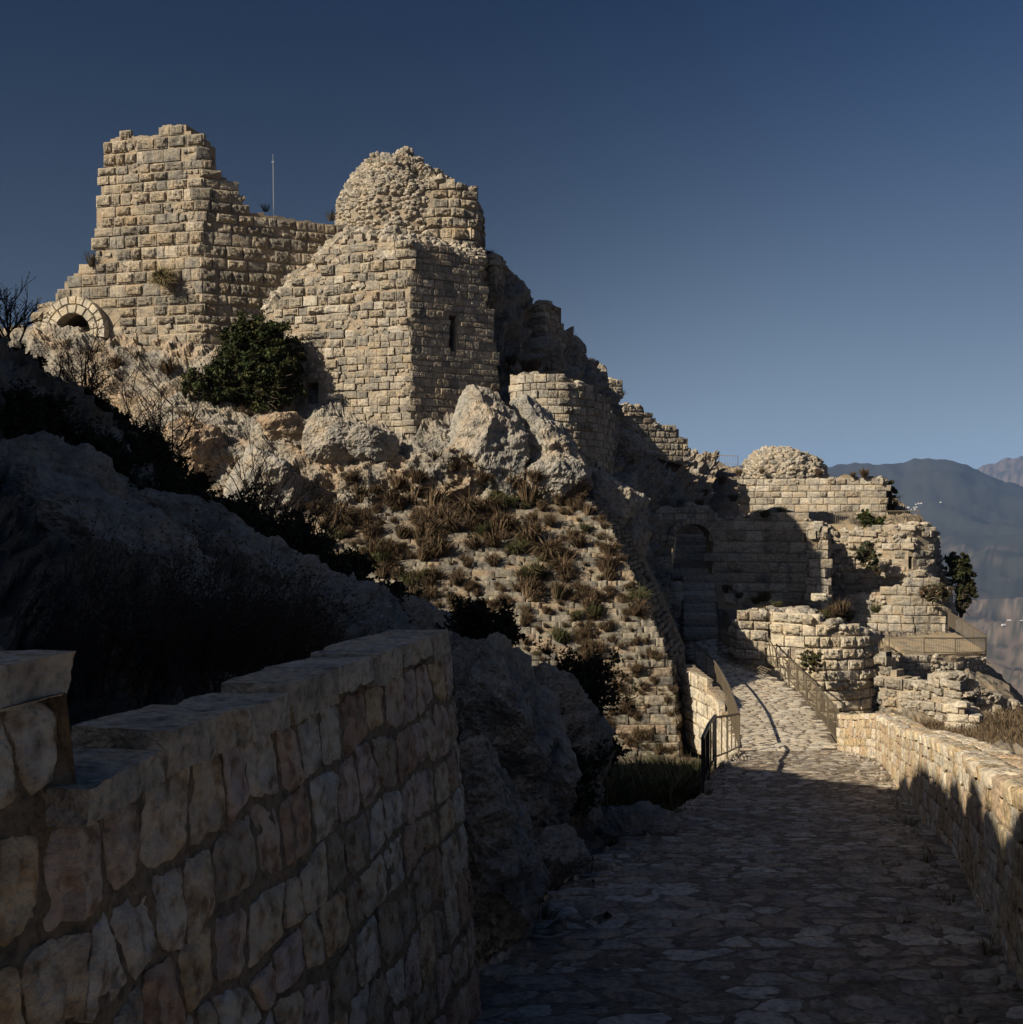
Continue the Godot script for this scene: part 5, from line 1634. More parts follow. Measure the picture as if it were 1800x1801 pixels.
# ---------------------------------------------------------------- stairs, gate and the wall beside it
func gate_quarter() -> void:
	var t := thing("stone_stairs", Vector3(9.34, -5.94, -60), "worn stone stairs climbing in shade from the bridge to the gate arch", "stairs")
	var a := Vector3(8.53, -6.06, -59.5); var e := Vector3(10.22, -5.95, -59.5)
	var a2 := Vector3(9.83, -3.65, -69); var e2 := Vector3(11.59, -3.65, -69)
	for k in 14:
		var f := k / 13.0
		step_block("step", a.lerp(a2, f), e.lerp(e2, f), 1.1, 0.3, M.path[0][k % 5], t)
	var u := thing("stone_stairs", Vector3(10.65, -3.68, -71), "broad dark steps rising inside the pointed gate arch", "stairs")
	for k in 9:
		var f := k / 8.0
		step_block("step", (Vector3(9.36, -3.59, -70.4)).lerp(Vector3(10.4, -1.58, -76), f), (Vector3(11.82, -3.59, -70.4)).lerp(Vector3(12.55, -1.58, -76), f), 1.0, 0.27, M.path[0][k % 5], u)
	step_block("landing", Vector3(10.14, -1.52, -76.8), Vector3(13.04, -1.52, -76.8), 8.0, 0.3, M.path[0][1], u)
	# the gate wall with its arch
	var g := thing("gate_wall", Vector3(10.5, -3.63, -70), "shaded wall with a round gate arch over the dark stairs", "wall")
	var plan := [Vector2(7.04, -68.5), Vector2(9.25, -70), Vector2(12, -70.3)]
	var hole := Rect2(2.7, -3.71, 2.44, 3.04)
	var rad: float = hole.size.x / 2
	var mu: float = hole.position.x + rad
	var spring: float = hole.end.y - rad
	masonry(g, plan, [Vector2(0.04, -0.16), Vector2(1.36, 0.23), Vector2(2.66, 0.33), Vector2(3.85, 0.46), Vector2(4.69, 0.33), Vector2(5.44, -0.07)], [Vector2(0.04, -3.88), Vector2(2.66, -4.29), Vector2(5.44, -4.64)], {"seed": 71, "h": 0.42, "lmin": 0.4, "lmax": 0.9, "style": "flat", "pal": M.ruin, "thick": 1.4, "arches": [[mu, spring, rad]], "step": 0.15})
	var w := Wall.new(plan)
	var p := w.at(mu); var al := w.along(mu)
	voussoirs(g, Vector3(p.x, spring, p.y), Vector3(al.x, 0, al.y), Vector3(-al.y, 0, al.x), rad * 0.98, rad * 1.28, 15, 0.5, 0.0, PI, M.ruin, 72)
	crest(g, plan, [Vector2(0.04, -0.16), Vector2(1.36, 0.23), Vector2(2.66, 0.33), Vector2(3.85, 0.46), Vector2(4.69, 0.33), Vector2(5.44, -0.07)], {"seed": 73, "size": 0.5, "thick": 1.2, "pal": M.ruin})
	lay(g)
	ruin("ruined_wall", [Vector2(11.67, -70.1), Vector2(14.36, -69.2), Vector2(17.26, -68.8)], [Vector2(0.03, -0.4), Vector2(1.22, -0.26), Vector2(2.84, -0.16), Vector2(4.59, -0.1), Vector2(5.39, -0.26), Vector2(5.77, -0.58)], [Vector2(0.03, -4.79), Vector2(2.84, -4.96), Vector2(5.77, -5.26)], "large block wall right of the gate arch with a diagonal shadow across it", {"seed": 74, "h": 0.60, "lmin": 0.6, "lmax": 1.4, "style": "flat", "pal": M.ruin, "thick": 1.6, "depth": 0.25})
	ruin("wall_buttress", [Vector2(16.71, -68.4), Vector2(16.41, -66.4), Vector2(17.36, -66.2), Vector2(18.22, -68.5)], [Vector2(0.35, -1.12), Vector2(2.02, -0.69), Vector2(2.51, -0.53), Vector2(2.99, -0.75), Vector2(5.13, -1.45)], [Vector2(0.35, -5.3), Vector2(5.13, -5.4)], "dark projecting wall end standing between the two sunlit walls", {"seed": 75, "h": 0.5, "lmin": 0.4, "lmax": 0.8, "style": "flat", "pal": M.ruin, "thick": 1.0, "category": "buttress"})
	# low blocks beside the stairs
	ruin("ruined_wall", [Vector2(10.42, -61), Vector2(11.3, -60.5)], [Vector2(0, -3.74), Vector2(1.02, -3.77)], [Vector2(0, -4.6), Vector2(1.02, -4.62)], "low squared blocks beside the stairs at the foot of the gate wall", {"seed": 76, "h": 0.5, "lmin": 0.6, "lmax": 1.1, "style": "flat", "pal": M.ruin, "thick": 0.8, "crest": false})
	ruin("ruined_wall", [Vector2(8.07, -62), Vector2(8.84, -62.5)], [Vector2(0, -3.8), Vector2(0.46, -3.29), Vector2(0.92, -3.54)], [Vector2(0, -5.12), Vector2(0.92, -5.16)], "low block wall on the cliff side of the stairs", {"seed": 78, "h": 0.5, "lmin": 0.5, "lmax": 0.9, "style": "flat", "pal": M.ruin, "thick": 0.8, "crest": false})
	# a narrow stair up the slope
	var n := thing("narrow_stair", Vector3(10, 0.75, -80), "narrow straight stair running up the dark slope above the gate", "stairs")
	for k in 16:
		var f := k / 15.0
		step_block("step", (Vector3(9.58, 0.75, -79)).lerp(Vector3(11.29, 3.31, -90), f), (Vector3(10.28, 0.75, -79)).lerp(Vector3(12.06, 3.31, -90), f), 1.0, 0.25, M.path[0][k % 5], n)


# ---------------------------------------------------------------- the eastern walls
func east_side() -> void:
	# rubble dome on the terrace
	var t := thing("rubble_mound", Vector3(19.92, 2.57, -88), "rounded sunlit rubble mound of a fallen vault above the long upper wall", "ruin")
	var mid := Vector3(20.04, 2.42, -88.5)
	var surf := func(s: float, u: float) -> Array:
		var a := lerpf(-0.3, PI + 0.3, s)
		var k := sqrt(maxf(0.0, 1.0 - pow(u, 2.4)))
		var d := Vector3(-cos(a), 0, sin(a))
		var hgt := 2.25 - 0.5 * clampf(d.x, 0, 1) + 0.2 * fb.get_noise_1d(a * 2)
		var p := mid + Vector3(d.x * 2.95 * (0.25 + 0.75 * k), u * hgt, d.z * 2.4 * k)
		p += Vector3(d.x, 0.5, d.z) * 0.3 * fb.get_noise_3dv(p * 0.8)
		return [p, Vector3(d.x * (0.3 + k), 0.25 + u, d.z * (0.3 + k)).normalized()]
	var b := MB.new()
	for i in 24:
		for j in 49:
			var q: Array = surf.call(j / 48.0, 1.0 - i / 23.0)
			b.v.append(q[0]); b.c.append(Color.WHITE)
	b.grid(24, 49)
	put("rubble_core", b.mesh(), M.mortar, t)
	bedded(t, surf, 650, 0.34, M.ruin, 81)
	lay(t)
	ruin("upper_wall", [Vector2(16.04, -85), Vector2(18.91, -83.5), Vector2(22.05, -82), Vector2(25.06, -81), Vector2(26.47, -84)], [Vector2(0.04, 2.16), Vector2(1.83, 2.3), Vector2(3.24, 2.28), Vector2(4.8, 2.34), Vector2(6.72, 2.36), Vector2(8.58, 2.38), Vector2(9.82, 2.41), Vector2(10.97, 2.13), Vector2(13.21, 1.98)], [Vector2(0.04, -0.48), Vector2(6.72, -0.46), Vector2(9.9, -0.46), Vector2(13.21, -0.48)], "long straight upper wall below the rubble mound, its right end in sunlight", {"seed": 83, "h": 0.5, "lmin": 0.45, "lmax": 1.0, "style": "flat", "pal": M.ruin, "thick": 1.6, "depth": 0.25, "crest_size": 0.28})
	ruin("ruined_bastion", [Vector2(18.49, -71), Vector2(21.13, -70), Vector2(22.78, -69), Vector2(24.26, -69.5), Vector2(26.31, -73)], [Vector2(0.03, -1), Vector2(1.55, -1), Vector2(2.51, -0.86), Vector2(3.8, -0.79), Vector2(4.76, -0.72), Vector2(6, -0.59), Vector2(6.64, -0.79), Vector2(7.96, -1.51), Vector2(9.32, -2.89), Vector2(10.37, -4.13)], [Vector2(0.03, -6.86), Vector2(2.83, -6.87), Vector2(4.76, -6.83), Vector2(6.32, -7.05), Vector2(10.37, -7.58)], "big weathered sunlit bastion with crumbling edge over the valley", {"seed": 85, "h": 0.38, "lmin": 0.3, "lmax": 0.85, "style": "flat", "pal": M.ruin, "thick": 2.2, "depth": 0.3, "loss": 0.3, "proud": 0.12, "skew": 2.5, "wave": 0.15, "holes": [Rect2(4.5, -3.26, 0.49, 0.72)], "category": "bastion"})
	ruin("ruined_wall", [Vector2(18.44, -68.6), Vector2(20.63, -67.8), Vector2(22.19, -67.2), Vector2(24.25, -67.2), Vector2(25.64, -69.5)], [Vector2(0.06, -4.92), Vector2(1.25, -4.69), Vector2(2.36, -4.41), Vector2(3.39, -4.13), Vector2(4.16, -3.93), Vector2(4.63, -3.17), Vector2(5.27, -3.49), Vector2(5.9, -3.93), Vector2(7.14, -4.66), Vector2(8.74, -5.57)], [Vector2(0.06, -6.79), Vector2(2.36, -6.87), Vector2(4, -6.91), Vector2(6.06, -7.13), Vector2(8.74, -7.21)], "lower broken blockwork at the foot of the weathered bastion", {"seed": 86, "h": 0.5, "lmin": 0.5, "lmax": 1.1, "style": "flat", "pal": M.ruin, "thick": 1.6, "depth": 0.3, "loss": 0.1})
	# round tower beside the bridge
	var rt := thing("round_tower", Vector3(12.74, -8.37, -50), "stout round tower of large pale blocks beside the bridge", "tower")
	var plan := []
	for k in 19:
		var ang := lerpf(-0.25, PI + 0.35, k / 18.0)
		plan.append(Vector2(13.0 - 2.62 * cos(ang), -52.0 + 2.62 * sin(ang)))
	var w := Wall.new(plan)
	var f := w.len
	var rtop := [Vector2(0, -4.35), Vector2(f * 0.12, -4.15), Vector2(f * 0.35, -4.1), Vector2(f * 0.55, -4.5), Vector2(f * 0.72, -4.95), Vector2(f * 0.9, -5.1), Vector2(f, -5.3)]
	masonry(rt, plan, rtop, [Vector2(0, -9.0), Vector2(f, -9.0)], {"seed": 88, "h": 0.43, "lmin": 0.38, "lmax": 0.85, "style": "boss", "pal": M.pale, "thick": 1.6, "depth": 0.28, "proud": 0.06, "skew": 1.8, "loss": 0.1})
	crest(rt, plan, rtop, {"seed": 89, "size": 0.42, "thick": 2.2, "dense": 1.1, "pal": M.ruin})
	put("squared_block", S.flat[2], M.pale[0][2], rt, Transform3D(Basis.from_scale(Vector3(0.62, 0.32, 0.5)), Vector3(13.32, -3.68, -52)))
	lay(rt)
	ruin("ruined_wall", [Vector2(9.51, -52.5), Vector2(9.62, -51), Vector2(10.58, -50.5)], [Vector2(0.1, -4.94), Vector2(1.5, -4.21), Vector2(2.58, -4.1)], [Vector2(0.1, -8.16), Vector2(2.58, -8.34)], "dark shaded wall joining the round tower to the gate side", {"seed": 90, "h": 0.42, "lmin": 0.4, "lmax": 0.8, "style": "boss", "pal": M.ruin, "thick": 1.2})
	ruin("ruined_wall", [Vector2(15.21, -50), Vector2(16.18, -49), Vector2(16.93, -48.5)], [Vector2(0.03, -5.85), Vector2(0.33, -5.99), Vector2(0.69, -6.49), Vector2(1.39, -6.82), Vector2(2.29, -6.86)], [Vector2(0.03, -8.25), Vector2(1.39, -8.37), Vector2(2.29, -8.46)], "dark stepped blocks right of the round tower", {"seed": 91, "h": 0.42, "lmin": 0.4, "lmax": 0.8, "style": "boss", "pal": M.ruin, "thick": 0.7, "loss": 0.4, "proud": 0.08, "skew": 2.5})
	ruin("ruined_wall", [Vector2(16.31, -47.5), Vector2(16.92, -46), Vector2(18.53, -46.5), Vector2(20.17, -47.5), Vector2(21.96, -49)], [Vector2(0.06, -6.53), Vector2(1.01, -6.11), Vector2(1.88, -6.09), Vector2(2.52, -6.46), Vector2(3.18, -6.93), Vector2(4.17, -7.26), Vector2(5.22, -7.53), Vector2(7.56, -8.09)], [Vector2(0.06, -8.39), Vector2(1.62, -8.46), Vector2(3.31, -8.77), Vector2(7.56, -9.48)], "collapsing rubble wall with a dark opening above the dry grass", {"seed": 92, "h": 0.34, "lmin": 0.24, "lmax": 0.62, "style": "flat", "pal": M.ruin, "thick": 0.7, "depth": 0.35, "loss": 0.4, "proud": 0.12, "skew": 4.0, "wave": 0.2, "holes": [Rect2(2.11, -8.39, 0.54, 0.76)]})
	ruin("ruined_wall", [Vector2(15.94, -44), Vector2(16.87, -43.5)], [Vector2(0.02, -7.06), Vector2(0.43, -6.94), Vector2(0.72, -7.25), Vector2(1.05, -7.55)], [Vector2(0.02, -8.3), Vector2(1.05, -8.41)], "small heap of fallen blocks in front of the rubble wall", {"seed": 93, "h": 0.36, "style": "flat", "pal": M.pale, "thick": 1.0, "skew": 3.0, "loss": 0.3})
	# terraces with fences
	var c := thing("terrace_slab", Vector3(19.7, -0.95, -72), "pale concrete ledge under the upper terrace railing", "ledge")
	step_block("slab", Vector3(18.76, -0.74, -71.4), Vector3(20.35, -0.74, -71.2), 2.0, 0.34, M.concrete, c)
	railing("railing", [Vector3(18.85, -0.84, -74), Vector3(19.73, -0.8, -73.4), Vector3(20.66, -0.76, -73), Vector3(21.64, -0.72, -72.6)], 0.75, 0.11, "terrace railing with thin bars left of the green shrub above the bastion", {"single": false, "group": "terrace railings"})
	railing("railing", [Vector3(22.5, -0.62, -72.5), Vector3(23.5, -0.61, -72.2), Vector3(24.35, -0.58, -72)], 0.68, 0.11, "terrace railing panel right of the green shrub at the bastion's edge", {"single": false, "group": "terrace railings"})
	railing("railing", [Vector3(15.1, 3.84, -97), Vector3(16.61, 3.78, -96.5), Vector3(18.02, 3.71, -96)], 0.75, 0.2, "small dark railing on the skyline left of the rubble mound", {"single": false, "group": "terrace railings"})
	var fl := thing("terrace_floor", Vector3(19.15, -5.47, -58), "paved terrace in shade behind the round tower", "terrace")
	var fb2 := MB.new()
	var qq := [Vector3(17.53, -5.97, -57), Vector3(22.08, -6, -60), Vector3(22.06, -6.5, -56), Vector3(17.67, -6.36, -53.5)]
	fb2.quad(qq[0], qq[1], qq[2], qq[3]); fb2.quad(qq[3], qq[2], qq[2] - Vector3(0, .16, 0), qq[3] - Vector3(0, .16, 0)); fb2.quad(qq[0], qq[3], qq[3] - Vector3(0, .16, 0), qq[0] - Vector3(0, .16, 0))
	put("slab", fb2.mesh(), M.concrete, fl)
	ruin("retaining_wall", [Vector2(16.77, -54.2), Vector2(17.6, -53.3), Vector2(19.79, -53.8), Vector2(21.93, -55.6)], [Vector2(0.03, -6.47), Vector2(1.22, -6.41), Vector2(3.47, -6.45), Vector2(6.21, -6.55)], [Vector2(0.03, -7.92), Vector2(1.22, -7.92), Vector2(3.47, -7.99), Vector2(6.21, -7.99)], "low rubble retaining wall under the lower terrace railing", {"seed": 96, "h": 0.3, "lmin": 0.22, "lmax": 0.6, "style": "flat", "pal": M.ruin, "thick": 0.8, "depth": 0.25, "loss": 0.5, "proud": 0.08, "skew": 3.0, "wave": 0.1, "crest": false})
	railing("railing", [Vector3(16.91, -6.37, -54), Vector3(18.3, -6.31, -53.5), Vector3(19.87, -6.37, -54), Vector3(21.64, -6.46, -55)], 0.72, 0.12, "low terrace railing in front of the dry grass right of the round tower", {"single": false, "group": "terrace railings"})
	railing("railing", [Vector3(21.64, -6.46, -55), Vector3(22.02, -6.29, -57.5), Vector3(22.42, -6.17, -60), Vector3(22.82, -6, -63)], 0.80, 0.12, "terrace railing running away along the valley edge below the bastion", {"single": false, "group": "terrace railings"})


# ---------------------------------------------------------------- rocks
func rocks() -> void:
	var lime := [[.35, .34, .32], [.40, .36, .31], [.18, .175, .17]]
	var d := {"fine": 84, "amp": 0.17, "f": 1.3}
	boulder("rock_outcrop", Vector3(-0.75, 2.71, -50), Vector3(1.5, 2.4, 1.3), Vector3(-0.2, 0.2, 0.55), 101, lime, "tall pale slanting crag below the arrow slit tower", d)
	boulder("rock_outcrop", Vector3(1.63, 2.4, -50.8), Vector3(1.1, 2.4, 1.2), Vector3(-0.2, 0.1, 0.5), 102, lime, "pale crag leaning beside the curved bastion's foot", d)
	boulder("rock_outcrop", Vector3(1.88, 1.46, -49.8), Vector3(1.15, 1.2, 1.0), Vector3(0, 0.4, 0.2), 103, lime, "knobbly grey block of rock at the lower end of the slanting crags", d)
	boulder("rock_outcrop", Vector3(-7.29, 2.96, -50.2), Vector3(1.15, 1.1, 1.0), Vector3(0, 0.3, -0.2), 104, lime, "grey pitted boulder in the slope under the tower, left one of the pair", d)
	boulder("rock_outcrop", Vector3(-5.78, 2.76, -50), Vector3(1.15, 0.95, 1.0), Vector3(0.1, 0.6, -0.1), 105, lime, "grey pitted boulder in the slope under the tower, right one of the pair", d)
	boulder("rock_outcrop", Vector3(-9.66, 3.38, -51.2), Vector3(1.1, 1.0, 1.0), Vector3(0.1, 1.6, -0.1), 106, [[.40, .32, .24], [.44, .33, .23], [.22, .18, .14]], "pinkish brown lump of rock below the big green bush", d)
	boulder("rock_outcrop", Vector3(-9.86, 0.46, -48.6), Vector3(1.7, 2.0, 1.2), Vector3(0.1, 0.2, 0.2), 107, lime, "broad rough rock face low on the slope left of the glacis", d)
	boulder("rock_outcrop", Vector3(-13.1, 2.38, -50.5), Vector3(1.7, 1.5, 1.2), Vector3(0.1, 0.9, 0.2), 108, [[.38, .31, .24], [.42, .32, .23], [.22, .18, .14]], "brown rock face on the slope behind the bare shrubs", d)
	boulder("rock_outcrop", Vector3(4.33, 0.12, -52.5), Vector3(1.5, 1.5, 1.3), Vector3(0.1, 0.5, 0.3), 109, lime, "dark rounded rock at the head of the cliff above the gate stairs", d)
	boulder("rock_outcrop", Vector3(2.64, 0, -50), Vector3(0.9, 0.6, 0.9), Vector3(0.1, 0.5, -0.2), 110, lime, "flat pale rock on the upper edge of the glacis", d)
	boulder("rock_outcrop", Vector3(4.83, -1.24, -52.5), Vector3(1.0, 1.3, 1.2), Vector3(0.3, 0.5, 0.2), 115, lime, "dark rock under the cliff just left of the gate arch", d)
	var k := 0
	for q in [[Vector3(0.15, 11.23, -64), 0.8, "crag on the skyline just right of the domed tower"], [Vector3(3.35, 9.37, -69), 0.8, "crag on the skyline below the small sunlit wall corner"], [Vector3(5.1, 7.99, -73), 0.8, "crag on the skyline halfway between the two ridge walls"], [Vector3(1.75, 8.04, -62), 0.9, "knob of rock on the shaded flank above the curved bastion"], [Vector3(3.42, 5.35, -63), 1.0, "knob of rock on the shaded flank right of the curved bastion's top"], [Vector3(6.25, 3.21, -68), 1.1, "shaded crag low on the flank above the gate"], [Vector3(4.83, 4.23, -64), 0.9, "shaded crag in the middle of the flank"], [Vector3(5.06, 0.82, -58), 1.0, "shaded crag beside the foot of the curved bastion"]]:
		boulder("flank_crag", q[0], Vector3(1.2, 1.0, 1.0) * q[1], Vector3(0.2, k, 0.5), 140 + k, lime, q[2], d)
		k += 1
	# the rocks beside the ramp
	var n := {"fine": 120, "amp": 0.17, "mat": M.rock_near, "f": 1.6}
	boulder("boulder", Vector3(-0.18, -2.61, -13), Vector3(0.85, 1.3, 0.95), Vector3(0.15, 0.3, 0.28), 121, lime, "biggest dark boulder rising behind the end of the foreground wall", n)
	boulder("boulder", Vector3(0.39, -3.19, -15.2), Vector3(0.6, 1.1, 0.85), Vector3(0.1, 0.8, 0.12), 122, lime, "dark boulder right of the biggest one, nearest the grass", n)
	boulder("boulder", Vector3(-0.67, -2.23, -13.5), Vector3(0.8, 0.75, 0.8), Vector3(0.1, 0.8, 0.3), 123, lime, "dark rounded boulder top showing just above the end of the wall", n)
	boulder("boulder", Vector3(-0.16, -2.57, -9), Vector3(0.36, 0.92, 0.55), Vector3(0.1, 0.2, 0.22), 124, lime, "slanting grey rock wedged against the end of the foreground wall", n)
	boulder("boulder", Vector3(0.46, -3.25, -11.4), Vector3(0.26, 0.22, 0.25), Vector3(0.1, 0.2, 0.1), 125, lime, "small grey stone block at the ramp's edge below the boulders", n)
	boulder("boulder", Vector3(1.56, -4.06, -15.6), Vector3(0.62, 0.26, 0.4), Vector3(0.1, 0.2, 0.0), 126, lime, "low flat stone at the ramp's edge below the dark grass", n)
	# slabs on the near hillside
	boulder("rock_slab", Vector3(-5.07, -0.35, -12.5), Vector3(1.5, 0.95, 0.9), Vector3(0.2, 0.4, -0.42), 127, lime, "large grey rock slab on the dark hillside at the picture's edge", n)
	boulder("rock_slab", Vector3(-3.95, -0.61, -11.8), Vector3(1.3, 0.75, 0.8), Vector3(0.2, 0.2, -0.5), 128, lime, "grey slab of bare rock behind the bare twigs, lower of the two big ones", n)
	boulder("rock_slab", Vector3(-3.9, -0.58, -14.5), Vector3(1.25, 0.6, 0.8), Vector3(0.2, 0.2, -0.45), 129, lime, "grey rock slab in the middle of the dark hillside", n)
	boulder("rock_slab", Vector3(-2.94, -1.1, -15), Vector3(1.3, 0.55, 0.8), Vector3(0.2, 0.2, -0.5), 130, lime, "grey rock slab sloping down towards the foreground wall's far end", n)
	boulder("rock_slab", Vector3(-2.08, -1.4, -15.2), Vector3(0.95, 0.45, 0.8), Vector3(0.2, 0.2, -0.35), 131, lime, "lowest grey slab just above the foreground wall's far end", n)
	boulder("rock_slab", Vector3(-1.28, -1.9, -17.5), Vector3(1.0, 0.45, 0.8), Vector3(0.2, 0.2, -0.35), 132, lime, "dark low ridge of rock beyond the foreground wall", n)
	boulder("rock_slab", Vector3(-6, 0.37, -15.5), Vector3(1.2, 0.4, 0.6), Vector3(0.2, 0.2, -0.3), 133, lime, "thin ledge of grey rock under the dark thicket", n)


# ---------------------------------------------------------------- plants
func plants() -> void:
	var r := rng(200)
	# tussocks on the glacis
	var kinds := []
	for k in 7: kinds.append(tuft_mesh(210 + k, 220, 0.62, 0.34, [[.105, .07, .042], [.08, .053, .032], [.13, .088, .052], [.055, .043, .026]], 0.7))
	for k in 3: kinds.append(tuft_mesh(220 + k, 240, 0.55, 0.36, [[.07, .07, .03], [.05, .055, .025], [.10, .085, .04]], 0.7))
	var n := 0
	for k in 2000:
		if n >= 300: break
		var y := r.randf_range(-8.2, 1.0)
		var x := r.randf_range(-7.0, glacis_edge(y) - 0.15)
		var p := glacis_at(x, y)
		var dens := fb.get_noise_2d(x * 0.35 + 3, y * 0.5) * 1.2 + lerp_pts([Vector2(-8, 0.35), Vector2(-6, 0.5), Vector2(-3.5, 0.7), Vector2(-1.5, 0.8), Vector2(1, 0.7)], y)
		if r.randf() > dens: continue
		var s := (0.35 + 0.9 * pow(r.randf(), 1.6)) * lerp_pts([Vector2(-8, 0.7), Vector2(-5, 0.9), Vector2(-2.5, 1.3), Vector2(0, 1.7)], y)
		var green := r.randf() < 0.14
		var m: Mesh = kinds[r.randi() % 7] if not green else kinds[7 + r.randi() % 3]
		var o := put("grass_tuft", m, M.dry, self, Transform3D(Basis.from_euler(Vector3(0.35, r.randf() * TAU, 0)) * Basis.from_scale(Vector3(s * 1.1, s, s * 1.1)), p + Vector3(0, 0.05, 0.05)))
		tag(o, "olive green tuft growing from the joints of the stone glacis" if green else "dry brown grass tuft growing from the joints of the stone glacis", "grass tuft", "green tufts on the glacis" if green else "dry tufts on the glacis")
		n += 1
	# the many smaller tufts between them
	var small := MultiMesh.new()
	small.transform_format = MultiMesh.TRANSFORM_3D
	small.mesh = tuft_mesh(231, 150, 0.5, 0.34, [[.10, .066, .038], [.08, .052, .03], [.12, .08, .047], [.055, .045, .026]], 0.75)
	var beds := []
	while beds.size() < 520:
		var y := r.randf_range(-8.4, 1.0)
		var x := r.randf_range(-7.5, glacis_edge(y) - 0.1)
		if r.randf() > 0.45 + fb.get_noise_2d(x * 0.5 + 13, y * 0.7) * 1.2: continue
		beds.append(Transform3D(Basis.from_euler(Vector3(0.4, r.randf() * TAU, 0)) * Basis.from_scale(Vector3.ONE * r.randf_range(0.3, 0.85)), glacis_at(x, y) + Vector3(0, 0.04, 0.05)))
	small.instance_count = beds.size()
	for k in beds.size(): small.set_instance_transform(k, beds[k])
	var si := MultiMeshInstance3D.new()
	si.name = "small_grass"
	si.multimesh = small
	si.material_override = M.dry
	add_child(si)
	tag(si, "small dry grass growing between the larger tufts all over the glacis", "grass", "", "stuff")
	# tufts on the slope and among the ruins
	var spots := [Vector3(-6.5, 1.16, -49.2), Vector3(-5.55, 0.69, -49), Vector3(-4.62, 0.92, -49), Vector3(-3.81, 1.16, -49), Vector3(-3.04, 1.87, -49.5), Vector3(-2.33, 1.63, -49.3), Vector3(-1.4, 1.99, -49.6), Vector3(-1.16, 1.16, -49.2), Vector3(-4.82, 0.23, -48.7), Vector3(0.93, 1.16, -49.2), Vector3(-7.75, -0.11, -48.3), Vector3(-7.02, -0.68, -48), Vector3(-15.45, 6.18, -54.6), Vector3(-17.17, 6.87, -56), Vector3(-18.23, 6.6, -56), Vector3(-19.46, 6.93, -56.5), Vector3(-20.97, 7.53, -57), Vector3(-13.07, 5.03, -53.3), Vector3(-11.62, 3.83, -52.4), Vector3(-11.21, 1.63, -49.5), Vector3(-13.98, 3.8, -52)]
	for p in spots:
		var s := r.randf_range(0.8, 1.4)
		var o := put("dry_shrub", kinds[r.randi() % 7], M.dry, self, Transform3D(Basis.from_euler(Vector3(0.2, r.randf() * TAU, 0)) * Basis.from_scale(Vector3(s * 1.3, s, s * 1.3)), p + Vector3(0, 0.1, 0.25)))
		tag(o, "dry brown shrub rooted in the rocky slope under the castle walls", "shrub", "dry shrubs on the rocky slope")
	var ruins := [Vector3(13.46, -4.41, -50.5), Vector3(13.82, -4.24, -50.5), Vector3(13.1, -4.48, -50.5), Vector3(10.71, -4.45, -51), Vector3(11.41, -4.12, -52), Vector3(17.51, -4.79, -58), Vector3(11.76, -4.38, -58), Vector3(12.17, -4.24, -58), Vector3(11.32, -4.25, -60), Vector3(10.93, -4.17, -61), Vector3(14.48, -0.26, -69), Vector3(15.68, -0.07, -70), Vector3(14.2, -0.2, -70), Vector3(20.08, 2.84, -86), Vector3(17.85, 2.76, -86), Vector3(21.65, 2.57, -85), Vector3(23.04, 2.38, -81.4), Vector3(23.75, 2.37, -81.2), Vector3(20.69, -3.53, -68), Vector3(20.5, -2.6, -69), Vector3(21.79, -1.49, -70), Vector3(21.96, -1.98, -70), Vector3(22.91, -4.42, -67), Vector3(23.84, -4.71, -66.5), Vector3(16.6, 2.7, -88), Vector3(14.66, 1.98, -84), Vector3(13.15, 1.16, -82), Vector3(14.72, 0.75, -80), Vector3(12.14, 0.37, -78), Vector3(12.87, 2.91, -88), Vector3(0.67, 6.72, -57), Vector3(1.08, 6.72, -57), Vector3(0, 7.11, -58), Vector3(3.3, 9.91, -70), Vector3(4.82, 8.95, -73), Vector3(7.17, 7.55, -80), Vector3(9.33, 6.49, -86), Vector3(1.92, 10.91, -68), Vector3(-0.3, 12.17, -64.5), Vector3(-1.18, 13.12, -62.5)]
	for p in ruins:
		var s := r.randf_range(0.7, 1.35)
		var green := r.randf() < 0.3
		var o := put("ruin_shrub", kinds[r.randi() % 7] if not green else kinds[7 + r.randi() % 3], M.dry, self, Transform3D(Basis(Vector3.UP, r.randf() * TAU) * Basis.from_scale(Vector3.ONE * s), p))
		tag(o, "small dark green shrub sprouting from the broken walls" if green else "small dry bush sprouting from the broken walls", "shrub", "green shrubs on the ruins" if green else "dry shrubs on the ruins")
	# bush rooted high in the keep's wall, and the tufts along its top
	var hb := put("wall_bush", tuft_mesh(240, 500, 0.9, 0.55, [[.16, .12, .06], [.10, .10, .045], [.20, .15, .08]], 0.9), M.dry, self, Transform3D(Basis.from_euler(Vector3(0.9, 0, 0)), Vector3(-16.17, 10.68, -56.2)))
	tag(hb, "straggly bush hanging from the sunny face of the keep", "shrub")
	for q in [[Vector3(-12.23, 14.97, -60), 0.5, "dark wiry tuft at the foot of the mast on the wall top"], [Vector3(-9.2, 14.88, -61.5), 0.65, "wiry tuft on the wall top just left of the rubble dome"], [Vector3(-19.94, 11.72, -57.5), 0.9, "dark tuft on the stepped edge of the keep"], [Vector3(-6.99, 17.41, -60.5), 0.5, "tuft on the shoulder of the rubble dome"], [Vector3(-3.64, 14.23, -59.4), 0.7, "dark shrub at the base of the rubble dome"]]:
		var o := put("wall_top_tuft", tuft_mesh(int(q[1] * 1000), 60, 1.0, 0.6, [[.06, .05, .025], [.09, .07, .035]], 0.5), M.dry, self, Transform3D(Basis.from_scale(Vector3.ONE * q[1]), q[0]))
		tag(o, q[2], "grass tuft")
